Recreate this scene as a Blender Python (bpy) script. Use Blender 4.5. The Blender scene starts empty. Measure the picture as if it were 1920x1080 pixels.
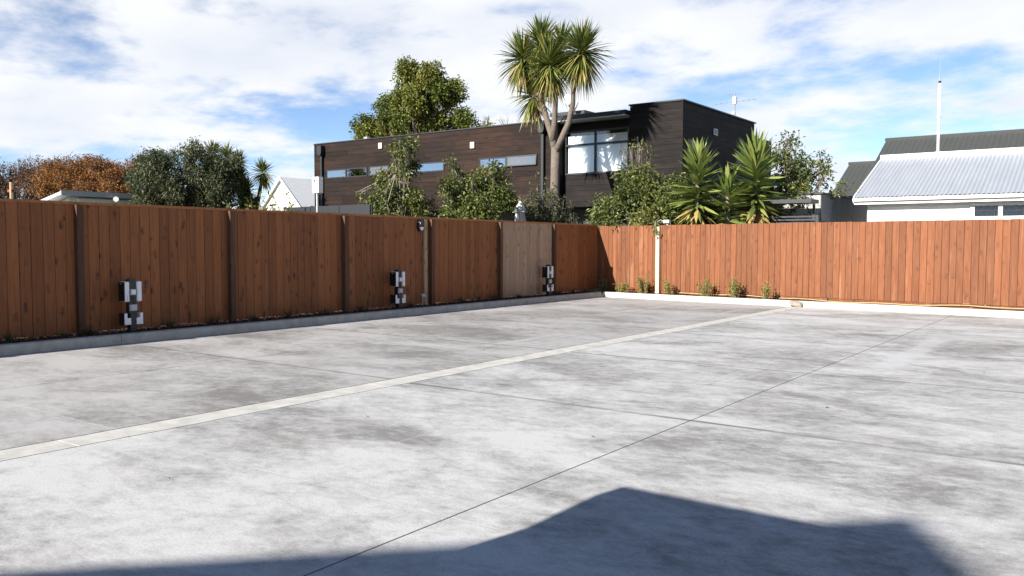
import bpy, bmesh, math, random
import numpy as np
from mathutils import Vector, Matrix, Quaternion

R = math.radians
scn = bpy.context.scene
COL = scn.collection

# ------------------------------------------------------------------ camera
CAM_H = 1.5
yaw, pitch, roll = 0.63095, -0.05212, 0.00156
cam_d = bpy.data.cameras.new('camera')
cam = bpy.data.objects.new('camera', cam_d); COL.objects.link(cam)
fw = Vector((-math.sin(yaw) * math.cos(pitch), math.cos(yaw) * math.cos(pitch), math.sin(pitch)))
rt = Vector((math.cos(yaw), math.sin(yaw), 0)); up = rt.cross(fw)
r2 = rt * math.cos(roll) + up * math.sin(roll); u2 = -rt * math.sin(roll) + up * math.cos(roll)
M3 = Matrix((r2, u2, -fw)).transposed()
cam.matrix_world = Matrix.Translation((0, 0, CAM_H)) @ M3.to_4x4()
cam_d.sensor_width = 36.0; cam_d.lens = 36.0 * 1577 / 1920
cam_d.clip_start = 0.05; cam_d.clip_end = 2000
scn.camera = cam

# ------------------------------------------------------------------ sky, sun, exposure
SUN = Vector((0.1746, 0.874, -0.454)).normalized()          # direction the light travels
world = bpy.data.worlds.new('World'); scn.world = world; world.use_nodes = True
nt = world.node_tree; nt.nodes.clear()
def wn(t, **k):
    n = nt.nodes.new(t)
    for a, b in k.items(): setattr(n, a, b)
    return n
def wl(a, b): nt.links.new(a, b)
sky = wn('ShaderNodeTexSky', sky_type='NISHITA', sun_disc=False)
sky.sun_elevation = R(27); sky.sun_rotation = R(191.3); sky.air_density = 0.55; sky.dust_density = 0.0; sky.ozone_density = 1.6
bg = wn('ShaderNodeBackground'); bg.inputs['Strength'].default_value = 0.08
wl(sky.outputs[0], bg.inputs[0])
tc = wn('ShaderNodeTexCoord'); sep = wn('ShaderNodeSeparateXYZ'); wl(tc.outputs['Generated'], sep.inputs[0])
def wm(op, a, b=None, clamp=False):
    n = wn('ShaderNodeMath', operation=op, use_clamp=clamp)
    for i, v in enumerate((a, b)):
        if v is None: continue
        if isinstance(v, (int, float)): n.inputs[i].default_value = v
        else: wl(v, n.inputs[i])
    return n.outputs[0]
zz = wm('MAXIMUM', sep.outputs[2], 0.0)
den = wm('ADD', zz, 0.16)
cx = wm('DIVIDE', sep.outputs[0], den); cy = wm('DIVIDE', sep.outputs[1], den)
cmb = wn('ShaderNodeCombineXYZ'); wl(cx, cmb.inputs[0]); wl(cy, cmb.inputs[1])
mp = wn('ShaderNodeMapping'); wl(cmb.outputs[0], mp.inputs[0])
mp.inputs['Rotation'].default_value = (0, 0, R(25)); mp.inputs['Scale'].default_value = (0.95, 1.05, 1); mp.inputs['Location'].default_value = (0.11, -5.8, 0)
n1 = wn('ShaderNodeTexNoise'); wl(mp.outputs[0], n1.inputs['Vector'])
n1.inputs['Scale'].default_value = 1.0; n1.inputs['Detail'].default_value = 9; n1.inputs['Roughness'].default_value = 0.6; n1.inputs['Distortion'].default_value = 0.12
n2 = wn('ShaderNodeTexNoise'); wl(mp.outputs[0], n2.inputs['Vector'])
n2.inputs['Scale'].default_value = 3.4; n2.inputs['Detail'].default_value = 6; n2.inputs['Roughness'].default_value = 0.55
mixn = wm('ADD', wm('MULTIPLY', n1.outputs[0], 0.8), wm('MULTIPLY', n2.outputs[0], 0.2))
# cloud sheet thins out towards the zenith (the blue shadows say that the high sky is clear)
thin = wn('ShaderNodeMapRange', interpolation_type='SMOOTHSTEP'); wl(sep.outputs[2], thin.inputs[0])
thin.inputs[1].default_value = 0.27; thin.inputs[2].default_value = 0.45; thin.inputs[3].default_value = 0.0; thin.inputs[4].default_value = 0.22
low = wn('ShaderNodeMapRange', interpolation_type='SMOOTHSTEP'); wl(sep.outputs[2], low.inputs[0])
low.inputs[1].default_value = 0.06; low.inputs[2].default_value = 0.24; low.inputs[3].default_value = 0.075; low.inputs[4].default_value = 0.0
cov = wm('SUBTRACT', wm('SUBTRACT', mixn, thin.outputs[0]), low.outputs[0])
cf = wn('ShaderNodeMapRange', interpolation_type='SMOOTHSTEP'); wl(cov, cf.inputs[0])
cf.inputs[1].default_value = 0.375; cf.inputs[2].default_value = 0.525
fac = wm('MULTIPLY', cf.outputs[0], 0.95)
n3 = wn('ShaderNodeTexNoise'); wl(mp.outputs[0], n3.inputs['Vector']); n3.inputs['Scale'].default_value = 1.3; n3.inputs['Detail'].default_value = 5
cr = wn('ShaderNodeValToRGB'); wl(n3.outputs[0], cr.inputs[0])
cr.color_ramp.elements[0].position = 0.36; cr.color_ramp.elements[0].color = (0.80, 0.84, 0.92, 1)
cr.color_ramp.elements[1].position = 0.56; cr.color_ramp.elements[1].color = (0.97, 0.98, 1.0, 1)
bgc = wn('ShaderNodeBackground'); wl(cr.outputs[0], bgc.inputs[0]); bgc.inputs['Strength'].default_value = 0.46
mx = wn('ShaderNodeMixShader'); wl(fac, mx.inputs[0]); wl(bg.outputs[0], mx.inputs[1]); wl(bgc.outputs[0], mx.inputs[2])
wo = wn('ShaderNodeOutputWorld'); wl(mx.outputs[0], wo.inputs[0])

sun_d = bpy.data.lights.new('sun', 'SUN'); sun_d.energy = 5.0; sun_d.angle = R(0.53); sun_d.color = (1.0, 0.955, 0.89)
sun_o = bpy.data.objects.new('sun', sun_d); COL.objects.link(sun_o)
sun_o.rotation_euler = SUN.to_track_quat('-Z', 'Y').to_euler(); sun_o.location = (-10, -40, 30)
vs = scn.view_settings
vs.view_transform = 'Standard'; vs.look = 'None'; vs.exposure = 1.2; vs.gamma = 1.0; vs.use_curve_mapping = False
scn.render.engine = 'CYCLES'
scn.cycles.use_denoising = True
scn.cycles.max_bounces = 8; scn.cycles.transparent_max_bounces = 12
scn.cycles.sample_clamp_indirect = 6.0

# ------------------------------------------------------------------ materials
class NT:
    def __init__(s, name):
        s.m = bpy.data.materials.new(name); s.m.use_nodes = True
        s.t = s.m.node_tree; s.t.nodes.clear()
        s.out = s.n('ShaderNodeOutputMaterial'); s.p = s.n('ShaderNodeBsdfPrincipled')
        s.l(s.p.outputs[0], s.out.inputs[0])
    def n(s, t, **k):
        n = s.t.nodes.new(t)
        for a, b in k.items(): setattr(n, a, b)
        return n
    def l(s, a, b): s.t.links.new(a, b)
    def set(s, node, **k):
        for a, b in k.items():
            i = node.inputs[a.replace('_', ' ')]
            if hasattr(b, 'is_output') or isinstance(b, bpy.types.NodeSocket): s.l(b, i)
            else: i.default_value = b
        return node
    def pos(s): return s.n('ShaderNodeNewGeometry').outputs['Position']
    def map(s, v, scale=(1, 1, 1), loc=None, rot=None):
        m = s.n('ShaderNodeMapping'); s.l(v, m.inputs[0]); m.inputs['Scale'].default_value = scale
        if loc is not None:
            if isinstance(loc, bpy.types.NodeSocket): s.l(loc, m.inputs['Location'])
            else: m.inputs['Location'].default_value = loc
        if rot: m.inputs['Rotation'].default_value = rot
        return m.outputs[0]
    def noise(s, v, scale, detail=4, rough=.5, dist=0):
        n = s.n('ShaderNodeTexNoise'); s.l(v, n.inputs['Vector'])
        n.inputs['Scale'].default_value = scale; n.inputs['Detail'].default_value = detail
        n.inputs['Roughness'].default_value = rough; n.inputs['Distortion'].default_value = dist
        return n.outputs[0]
    def math(s, op, a, b=None, clamp=False):
        n = s.n('ShaderNodeMath', operation=op, use_clamp=clamp)
        for i, v in enumerate((a, b)):
            if v is None: continue
            if isinstance(v, (int, float)): n.inputs[i].default_value = v
            else: s.l(v, n.inputs[i])
        return n.outputs[0]
    def ramp(s, f, *st):
        r = s.n('ShaderNodeValToRGB'); s.l(f, r.inputs[0]); e = r.color_ramp.elements
        while len(e) < len(st): e.new(0.5)
        for el, (p, c) in zip(e, st):
            el.position = p; el.color = (c[0], c[1], c[2], 1) if not isinstance(c, (int, float)) else (c, c, c, 1)
        return r.outputs[0]
    def mix(s, f, a, b, mode='MIX'):
        n = s.n('ShaderNodeMix', data_type='RGBA', blend_type=mode)
        for i, v in ((0, f), (6, a), (7, b)):
            if isinstance(v, bpy.types.NodeSocket): s.l(v, n.inputs[i])
            elif i == 0: n.inputs[i].default_value = v
            else: n.inputs[i].default_value = (*v, 1)
        return n.outputs[2]
    def bump(s, h, strength=.3, dist=.01):
        b = s.n('ShaderNodeBump'); s.l(h, b.inputs['Height']); b.inputs['Strength'].default_value = strength; b.inputs['Distance'].default_value = dist
        s.l(b.outputs[0], s.p.inputs['Normal'])
    def col(s, c): s.l(c, s.p.inputs['Base Color']) if isinstance(c, bpy.types.NodeSocket) else s.p.inputs['Base Color'].__setattr__('default_value', (*c, 1))
    def rough(s, v):
        if isinstance(v, bpy.types.NodeSocket): s.l(v, s.p.inputs['Roughness'])
        else: s.p.inputs['Roughness'].default_value = v
    def rnd(s): return s.n('ShaderNodeObjectInfo').outputs['Random']

def plain(name, c, rough=.5, metal=0, var=.12, scale=6, bump=0):
    t = NT(name); p = t.pos(); n = t.noise(p, scale, 5, .6)
    t.col(t.mix(t.ramp(n, (.3, 0), (.7, 1)), [x * (1 - var) for x in c], [min(1, x * (1 + var)) for x in c]))
    t.rough(rough); t.p.inputs['Metallic'].default_value = metal
    if bump: t.bump(n, bump, .01)
    return t.m

def concrete(name, dark, mid, light, seed=0.0, patch=False, joints=()):
    t = NT(name); p = t.map(t.pos(), loc=(seed, seed * .7, 0))
    a = t.noise(t.map(p, (.8, 1.15, 1), rot=(0, 0, .5)), .42, 7, .62, .5)
    b = t.noise(t.map(p, (.75, 1.4, 1), rot=(0, 0, -.55)), 1.2, 11, .74, .5)
    c = t.noise(t.map(p, (.85, 1.2, 1), rot=(0, 0, -.6)), 7.5, 10, .8, .2)
    d = t.noise(p, 70, 3, .6)
    f = t.math('ADD', t.math('ADD', t.math('MULTIPLY', a, .36), t.math('MULTIPLY', b, .34)), t.math('MULTIPLY', c, .30))
    colr = t.ramp(f, (.425, dark), (.475, mid), (.505, [m_ * .55 + l_ * .45 for m_, l_ in zip(mid, light)]), (.555, light))
    # a tint towards warm in the worn patches, plus fine speckle
    w = t.noise(p, .8, 4, .6)
    colr = t.mix(t.math('MULTIPLY', t.ramp(w, (.45, 0), (.7, 1)), .25), colr, (.40, .375, .345), 'MIX')
    colr = t.mix(.38, colr, t.ramp(d, (.3, .30), (.7, .68)), 'OVERLAY')
    # tyre-rubbed lanes and a few oil drips
    ln = t.noise(t.map(p, (3.2, .16, 1), rot=(0, 0, .18)), 1.0, 5, .7, .3)
    colr = t.mix(t.math('MULTIPLY', t.ramp(ln, (.58, 0), (.70, 1)), .35), colr, (.47, .47, .465))
    v2 = t.n('ShaderNodeTexVoronoi', feature='F1'); t.l(p, v2.inputs['Vector']); v2.inputs['Scale'].default_value = .55
    oil = t.ramp(t.math('ADD', v2.outputs['Distance'], t.math('MULTIPLY', t.noise(p, 14, 4, .7), .06)), (.035, 1), (.075, 0))
    colr = t.mix(t.math('MULTIPLY', oil, .55), colr, (.11, .10, .095))
    if joints:     # darker band along the cross joints, broken up by noise
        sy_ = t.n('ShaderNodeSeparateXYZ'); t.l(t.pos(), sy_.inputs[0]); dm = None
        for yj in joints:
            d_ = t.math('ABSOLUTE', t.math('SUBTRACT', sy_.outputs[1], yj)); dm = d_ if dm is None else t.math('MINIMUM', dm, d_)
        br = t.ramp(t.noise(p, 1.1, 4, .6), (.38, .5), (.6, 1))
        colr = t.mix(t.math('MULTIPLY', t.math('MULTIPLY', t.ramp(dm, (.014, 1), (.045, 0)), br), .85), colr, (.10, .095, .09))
    if patch:      # paler band left where something was scraped off the slab
        sp_ = t.n('ShaderNodeSeparateXYZ'); t.l(t.pos(), sp_.inputs[0])
        wob = t.math('MULTIPLY', t.math('SUBTRACT', t.noise(p, 2.5, 5, .7), .5), .35)
        dx = t.math('ADD', t.math('ABSOLUTE', t.math('ADD', sp_.outputs[0], 2.36)), wob)
        dy = t.math('ABSOLUTE', t.math('SUBTRACT', sp_.outputs[1], 12.8))
        mk_ = t.math('MULTIPLY', t.ramp(dx, (.10, 1), (.21, 0)), t.ramp(t.math('MULTIPLY', dy, .25), (.44, 1), (.56, 0)))
        colr = t.mix(t.math('MULTIPLY', mk_, .6), colr, (.46, .46, .455))
    vor = t.n('ShaderNodeTexVoronoi', feature='F1'); t.l(p, vor.inputs['Vector']); vor.inputs['Scale'].default_value = 4.0
    spot = t.ramp(vor.outputs['Distance'], (.0, .55), (.05, 1.0))
    colr = t.mix(.7, colr, spot, 'MULTIPLY')
    t.col(colr); t.rough(t.ramp(f, (.35, .62), (.6, .85)))
    t.p.inputs['Specular IOR Level'].default_value = .35
    t.bump(t.math('ADD', t.math('MULTIPLY', d, .5), c), .12, .004)
    return t.m

M = {}
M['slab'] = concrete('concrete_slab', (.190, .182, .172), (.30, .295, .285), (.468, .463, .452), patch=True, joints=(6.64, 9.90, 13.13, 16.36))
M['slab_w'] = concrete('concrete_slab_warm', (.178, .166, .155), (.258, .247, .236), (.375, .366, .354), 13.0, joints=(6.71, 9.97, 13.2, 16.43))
M['strip'] = plain('channel_concrete', (.455, .44, .40), .8, 0, .2, 5, .15)
M['kerb'] = plain('kerb_concrete', (.34, .33, .30), .85, 0, .2, 7, .3)
M['kerb_pale'] = plain('pale_kerb_concrete', (.50, .465, .395), .85, 0, .12, 5, .2)  # paler, creamier tone than the left kerb
M['joint'] = plain('joint_filler', (.06, .058, .055), .9)

def timber(name, base, dark, knot, streak, knot_amt=.8, rnd_amt=.3, rough=.72):
    t = NT(name); tcn = t.n('ShaderNodeTexCoord'); rn = t.rnd()
    off = t.n('ShaderNodeCombineXYZ'); t.l(t.math('MULTIPLY', rn, 37.0), off.inputs[0]); t.l(t.math('MULTIPLY', rn, 91.0), off.inputs[2]); t.l(t.math('MULTIPLY', rn, 53.0), off.inputs[1])
    p = t.map(t.pos(), loc=off.outputs[0])
    g = t.noise(t.map(p, (9, 9, .55)), 3.2, 6, .62, .5)          # grain runs up the board
    g2 = t.noise(t.map(p, (30, 30, .8)), 3, 3, .6)
    colr = t.mix(t.ramp(g, (.35, 0), (.68, 1)), dark, base)
    colr = t.mix(t.math('MULTIPLY', t.ramp(g2, (.5, 0), (.8, 1)), .35), colr, streak)
    # weathering streaks, long and patchy
    ws = t.noise(t.map(p, (5, 5, .35)), 1.3, 4, .6)
    colr = t.mix(t.math('MULTIPLY', t.ramp(ws, (.58, 0), (.74, 1)), .55), colr, streak)
    # knots
    kd = t.noise(p, 7, 2, .5)
    pk = t.map(p, (7.2, 7.2, 4.4))
    pk2 = t.n('ShaderNodeVectorMath', operation='ADD'); t.l(pk, pk2.inputs[0])
    cv = t.n('ShaderNodeCombineXYZ'); t.l(t.math('MULTIPLY', kd, .9), cv.inputs[0]); t.l(t.math('MULTIPLY', t.noise(p, 12, 3, .6), 1.1), cv.inputs[2]); t.l(cv.outputs[0], pk2.inputs[1])
    vo = t.n('ShaderNodeTexVoronoi', feature='F1'); t.l(pk2.outputs[0], vo.inputs['Vector']); vo.inputs['Scale'].default_value = 1.0
    csep = t.n('ShaderNodeSeparateColor'); t.l(vo.outputs['Color'], csep.inputs[0])
    pick = t.ramp(csep.outputs[0], (.48, 0), (.60, 1))
    kn = t.math('MULTIPLY', t.ramp(vo.outputs['Distance'], (.09, 1), (.20, .45), (.40, 0)), pick)
    colr = t.mix(t.math('MULTIPLY', kn, knot_amt), colr, knot)
    tint = t.math('ADD', 1 - rnd_amt * .55, t.math('MULTIPLY', rn, rnd_amt))
    tv = t.n('ShaderNodeCombineColor'); [t.l(tint, tv.inputs[i]) for i in range(3)]
    colr = t.mix(1.0, colr, tv.outputs[0], 'MULTIPLY')
    t.col(colr); t.rough(rough); t.p.inputs['Specular IOR Level'].default_value = .3
    t.bump(g2, .25, .003)
    return t.m
M['stain'] = timber('stained_pine', (.275, .101, .036), (.20, .069, .0245), (.035, .019, .013), (.34, .142, .055), .85, .34)
M['stain_lit'] = timber('red_stained_pine', (.192, .067, .024), (.142, .047, .0175), (.075, .032, .018), (.36, .19, .105), .75, .36)
M['raw'] = timber('unstained_pine', (.43, .30, .20), (.33, .215, .135), (.08, .046, .03), (.50, .37, .265), .75, .4)
M['cap'] = timber('capping_timber', (.40, .165, .062), (.30, .115, .042), (.08, .04, .025), (.42, .19, .08), .6, .2)
M['post'] = timber('stained_post', (.105, .050, .026), (.072, .034, .019), (.03, .017, .012), (.15, .082, .05), .5, .2)
M['palepost'] = timber('pale_timber', (.52, .45, .32), (.44, .36, .24), (.3, .22, .13), (.6, .52, .4), .2, .1)

def cladding(name, base, dark, worn, wornamt):
    t = NT(name); rn = t.rnd()
    off = t.n('ShaderNodeCombineXYZ'); [t.l(t.math('MULTIPLY', rn, k), off.inputs[i]) for i, k in enumerate((61., 47., 83.))]
    p = t.map(t.pos(), loc=off.outputs[0])
    g = t.noise(t.map(p, (.5, .5, 9)), 3, 6, .65, .3)
    w = t.noise(t.map(t.pos(), (.35, .35, 1.1)), .9, 6, .65, .4)
    colr = t.mix(t.ramp(g, (.3, 0), (.7, 1)), dark, base)
    colr = t.mix(t.math('MULTIPLY', t.math('MULTIPLY', t.ramp(w, (.48, 0), (.68, 1)), t.ramp(g, (.35, .3), (.65, 1))), wornamt), colr, worn)
    tint = t.math('ADD', .78, t.math('MULTIPLY', rn, .44))
    tv = t.n('ShaderNodeCombineColor'); [t.l(tint, tv.inputs[i]) for i in range(3)]
    t.col(t.mix(1.0, colr, tv.outputs[0], 'MULTIPLY')); t.rough(.7); t.p.inputs['Specular IOR Level'].default_value = .12; t.bump(g, .35, .004)
    return t.m
M['clad'] = cladding('brown_cladding', (.024, .0152, .012), (.011, .008, .0072), (.064, .029, .0165), .6)
M['cladk'] = cladding('black_cladding', (.0165, .0132, .0125), (.007, .006, .006), (.036, .025, .020), .8)
M['charcoal'] = plain('charcoal_paint', (.011, .0125, .0155), .5, 0, .15)
M['black'] = plain('black_plastic', (.012, .013, .016), .32, 0, .1)
M['gloss'] = plain('black_glass', (.005, .006, .008), .22, 0, .05)
M['white'] = plain('white_plastic', (.72, .73, .75), .38, 0, .04)
M['grey'] = plain('grey_plastic', (.42, .43, .45), .45, 0, .06)
M['whitepaint'] = plain('white_paint', (.78, .77, .74), .5, 0, .04, 3)
M['metal'] = plain('grey_metal', (.33, .34, .35), .4, .6, .1)
M['soil'] = plain('dark_soil', (.035, .022, .016), .95, 0, .5, 14, .8)
M['soil_red'] = plain('red_brown_soil', (.085, .045, .03), .95, 0, .5, 14, .8)
M['greenroof'] = plain('green_roof_steel', (.055, .057, .051), .5, 0, .08)
M['greywall'] = plain('grey_panel', (.095, .105, .12), .7, 0, .18, 2.5, .1)
M['stone'] = plain('rough_stone', (.26, .22, .18), .9, 0, .3, 22, .6)
M['hose'] = plain('yellow_hose', (.42, .33, .15), .5, 0, .1)
M['canvas'] = plain('white_canvas', (.62, .60, .56), .85, 0, .08)
M['plaster'] = plain('cream_plaster', (.5, .47, .42), .8, 0, .08, 2)
M['darkin'] = plain('dark_room', (.02, .022, .025), .8)
M['asphalt'] = plain('dark_paving', (.06, .058, .055), .9)
t = NT('galvanised_steel'); p = t.pos(); n = t.noise(t.map(p, (2, .4, .4)), 2.5, 5, .6)
t.col(t.mix(n, (.34, .36, .39), (.46, .48, .505))); t.rough(.42); t.p.inputs['Metallic'].default_value = .35; M['galv'] = t.m
t = NT('ground_turf'); p = t.pos(); n = t.noise(p, .5, 8, .65); n_ = t.noise(p, 14, 4, .6)
t.col(t.mix(t.math('MULTIPLY', n, n_), (.05, .062, .022), (.13, .11, .055))); t.rough(.95); t.bump(n_, .6, .03); M['turf'] = t.m

def glass(name, tint, mixf=.55):
    """thin pane: lets light pass, mirrors the sky at its surface"""
    t = NT(name); tr = t.n('ShaderNodeBsdfTransparent'); tr.inputs[0].default_value = (*tint, 1)
    gl = t.n('ShaderNodeBsdfGlossy'); gl.inputs['Roughness'].default_value = .02; gl.inputs[0].default_value = (.9, .95, 1, 1)
    lw = t.n('ShaderNodeFresnel'); lw.inputs['IOR'].default_value = 1.6
    f = t.math('ADD', lw.outputs[0], mixf, True)
    ms = t.n('ShaderNodeMixShader'); t.l(f, ms.inputs[0]); t.l(tr.outputs[0], ms.inputs[1]); t.l(gl.outputs[0], ms.inputs[2])
    t.l(ms.outputs[0], t.out.inputs[0]); return t.m
M['pane'] = glass('window_glass', (.97, .98, .98), .0)
M['pane_mirror'] = glass('reflective_glass', (.5, .55, .6), .38)

def leafmat(name, *stops, trans=.3, rough=.5):
    t = NT(name); a = t.n('ShaderNodeAttribute', attribute_name='tone')
    c = t.ramp(a.outputs['Fac'], *stops)
    t.col(c); t.rough(rough); t.p.inputs['Specular IOR Level'].default_value = .35
    tl = t.n('ShaderNodeBsdfTranslucent'); t.l(t.mix(.5, c, (.2, .25, .03), 'ADD') if False else c, tl.inputs[0])
    ms = t.n('ShaderNodeMixShader'); ms.inputs[0].default_value = trans
    t.l(t.p.outputs[0], ms.inputs[1]); t.l(tl.outputs[0], ms.inputs[2]); t.l(ms.outputs[0], t.out.inputs[0]); return t.m
M['lf_garden'] = leafmat('garden_leaves', (0, (.038, .056, .016)), (.45, (.088, .115, .030)), (.85, (.18, .19, .05)), (.95, (.26, .22, .045)), (1, (.26, .15, .035)), rough=.36)
M['lf_big'] = leafmat('broadleaf_leaves', (0, (.036, .060, .010)), (.5, (.12, .145, .022)), (.85, (.24, .23, .04)), (1, (.22, .15, .07)))
M['lf_olive'] = leafmat('grey_green_leaves', (0, (.034, .046, .022)), (.5, (.072, .086, .038)), (1, (.15, .15, .065)))
M['lf_autumn'] = leafmat('autumn_leaves', (0, (.115, .05, .017)), (.5, (.205, .085, .02)), (1, (.33, .155, .035)))
M['lf_brown'] = leafmat('brown_leaves', (0, (.09, .045, .025)), (.5, (.16, .08, .04)), (1, (.25, .125, .05)))
M['lf_sword'] = leafmat('sword_leaves', (0, (.045, .068, .017)), (.45, (.115, .15, .035)), (.7, (.26, .25, .065)), (.85, (.42, .32, .11)), (1, (.22, .14, .075)), rough=.38, trans=.22)
M['lf_yucca'] = leafmat('yucca_leaves', (0, (.065, .105, .026)), (.5, (.16, .21, .05)), (.75, (.32, .32, .09)), (.88, (.40, .28, .11)), (1, (.25, .16, .095)), rough=.36, trans=.2)
M['lf_shrub'] = leafmat('young_shrub_leaves', (0, (.09, .10, .02)), (.5, (.21, .20, .035)), (1, (.40, .33, .07)))
M['lf_grass'] = leafmat('tuft_grass', (0, (.022, .035, .014)), (.6, (.05, .07, .028)), (1, (.11, .12, .05)))
M['chips'] = leafmat('bark_chips', (0, (.020, .012, .009)), (.6, (.060, .030, .018)), (.88, (.16, .065, .03)), (1, (.30, .16, .085)), trans=0, rough=.9)
M['bark'] = plain('grey_bark', (.15, .125, .10), .9, 0, .3, 9, .6)
M['bark_dark'] = plain('dark_bark', (.055, .044, .036), .9, 0, .3, 9, .5)
M['bark_pale'] = plain('pale_twig_bark', (.24, .20, .165), .9, 0, .25, 9, .3)
t = NT('cabbage_tree_bark'); p = t.pos(); n = t.noise(t.map(p, (14, 14, 4)), 2.2, 5, .7, .6); n_ = t.noise(t.map(p, (3, 3, 22)), 1.6, 3, .6)
t.col(t.mix(t.math('MULTIPLY', n, t.math('ADD', n_, .55)), (.060, .048, .037), (.235, .19, .15))); t.rough(.95); t.bump(t.math('ADD', n, n_), .9, .03); M['bark_palm'] = t.m

# ------------------------------------------------------------------ building blocks
def tag(o, label=None, cat=None, group=None, kind=None):
    if label: o['label'] = label
    if cat: o['category'] = cat
    if group: o['group'] = group
    if kind: o['kind'] = kind
    return o
def thing(name, loc, label, cat, group=None):
    o = bpy.data.objects.new(name, None); COL.objects.link(o); o.location = loc; o.empty_display_size = .2
    return tag(o, label, cat, group)
def put(o, parent):
    """parent without moving: geometry stays in world coordinates"""
    if parent is not None:
        o.parent = parent
        l = parent.location if parent.parent is None else parent.matrix_parent_inverse.inverted().translation
        root = parent
        while root.parent is not None: root = root.parent
        o.matrix_parent_inverse = (Matrix.Translation(root.location) @ (Matrix.Identity(4) if parent is root else root_chain(parent, root))).inverted()
    return o
def root_chain(o, root):
    m = Matrix.Identity(4)
    while o is not root:
        m = o.matrix_parent_inverse @ o.matrix_basis @ m; o = o.parent
    return m

class MB:
    def __init__(s): s.v = []; s.f = []; s.n = 0
    def add(s, v, f):
        v = np.asarray(v, float); s.v.append(v); s.f += [[i + s.n for i in q] for q in f]; s.n += len(v); return s
    def box(s, x0, x1, y0, y1, z0, z1):
        return s.add([(x0, y0, z0), (x1, y0, z0), (x1, y1, z0), (x0, y1, z0), (x0, y0, z1), (x1, y0, z1), (x1, y1, z1), (x0, y1, z1)],
                     [(0, 3, 2, 1), (4, 5, 6, 7), (0, 1, 5, 4), (1, 2, 6, 5), (2, 3, 7, 6), (3, 0, 4, 7)])
    def tube(s, pts, rad, n=6, cap=True):
        pts = [Vector(p) for p in pts]; rad = rad if hasattr(rad, '__len__') else [rad] * len(pts)
        V = []; F = []; prev = None
        for i, p in enumerate(pts):
            a = pts[max(i - 1, 0)]; b = pts[min(i + 1, len(pts) - 1)]; d = (b - a)
            d = d.normalized() if d.length > 1e-9 else Vector((0, 0, 1))
            if prev is None: x = d.orthogonal().normalized()
            else:
                x = prev - d * prev.dot(d); x = x.normalized() if x.length > 1e-6 else d.orthogonal().normalized()
            prev = x; y = d.cross(x)
            for k in range(n):
                a_ = 2 * math.pi * k / n; V.append(p + (x * math.cos(a_) + y * math.sin(a_)) * rad[i])
        for i in range(len(pts) - 1):
            for k in range(n):
                F.append((i * n + k, i * n + (k + 1) % n, (i + 1) * n + (k + 1) % n, (i + 1) * n + k))
        if cap: F.append(tuple(range(n - 1, -1, -1))); F.append(tuple((len(pts) - 1) * n + k for k in range(n)))
        return s.add([tuple(v) for v in V], F)
    def prism(s, poly, axis, a, b):
        """extrude a 2D outline along axis: x -> (y,z) outline, y -> (x,z), z -> (x,y)"""
        def P(u, v, w): return {'x': (w, u, v), 'y': (u, w, v), 'z': (u, v, w)}[axis]
        n = len(poly); V = [P(u, v, a) for u, v in poly] + [P(u, v, b) for u, v in poly]
        F = [tuple(range(n))[::-1], tuple(range(n, 2 * n))] + [(i, (i + 1) % n, n + (i + 1) % n, n + i) for i in range(n)]
        return s.add(V, F)
    def mesh(s, name, mat=None, smooth=False, fixn=True):
        me = bpy.data.meshes.new(name); me.from_pydata(np.concatenate(s.v).tolist(), [], s.f)
        if fixn:
            bm = bmesh.new(); bm.from_mesh(me); bmesh.ops.recalc_face_normals(bm, faces=bm.faces); bm.to_mesh(me); bm.free()
        if smooth: me.polygons.foreach_set('use_smooth', [True] * len(me.polygons))
        if mat: me.materials.append(M[mat])
        return me
    def obj(s, name, mat, parent=None, smooth=False, bevel=0, seg=2):
        me = s.mesh(name, mat, smooth)
        if bevel:
            bm = bmesh.new(); bm.from_mesh(me)
            bmesh.ops.bevel(bm, geom=list(bm.edges), offset=bevel, segments=seg, affect='EDGES', profile=.6)
            bm.to_mesh(me); bm.free()
        o = bpy.data.objects.new(name, me); COL.objects.link(o)
        return put(o, parent)

UNIT = MB().box(-.5, .5, -.5, .5, -.5, .5)
_unit = {}
def piece(name, mat, parent, c, s, rz=0):
    """one plank / board: shared box mesh, own size and place"""
    k = (name, mat)
    if k not in _unit: _unit[k] = UNIT.mesh(name, mat)
    o = bpy.data.objects.new(name, _unit[k]); COL.objects.link(o)
    o.location = c; o.scale = s; o.rotation_euler = (0, 0, rz)
    return put(o, parent)

BOARD = MB().prism([(-.5, .5), (-.5, -.1), (-.465, -.5), (.465, -.5), (.5, -.1), (.5, .5)], 'z', -.5, .5)
def board(mat, parent, c, s, rz):
    k = ('board', mat)
    if k not in _unit: _unit[k] = BOARD.mesh('board', mat)
    o = bpy.data.objects.new('board', _unit[k]); COL.objects.link(o)
    o.location = c; o.scale = s; o.rotation_euler = (0, 0, rz)
    return put(o, parent)

def arr_mesh(name, verts, faces_n, mat, tone=None, smooth=False):
    """big leaf mesh from numpy: verts (N*k,3) with the same face pattern for every leaf"""
    k, pat = faces_n; n = len(verts) // k
    tri = (np.arange(n)[:, None, None] * k + np.array(pat)[None]).reshape(-1, 3)
    me = bpy.data.meshes.new(name); me.vertices.add(len(verts)); me.vertices.foreach_set('co', verts.astype(np.float32).ravel())
    me.loops.add(tri.size); me.loops.foreach_set('vertex_index', tri.astype(np.int32).ravel())
    me.polygons.add(len(tri)); me.polygons.foreach_set('loop_start', np.arange(0, tri.size, 3, dtype=np.int32))
    me.update(calc_edges=True); me.validate()
    if tone is not None:
        at = me.attributes.new('tone', 'FLOAT', 'POINT'); at.data.foreach_set('value', np.repeat(tone, k).astype(np.float32))
    me.materials.append(M[mat])
    return me
def unit(v): return v / np.maximum(np.linalg.norm(v, axis=-1, keepdims=True), 1e-9)
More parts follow.
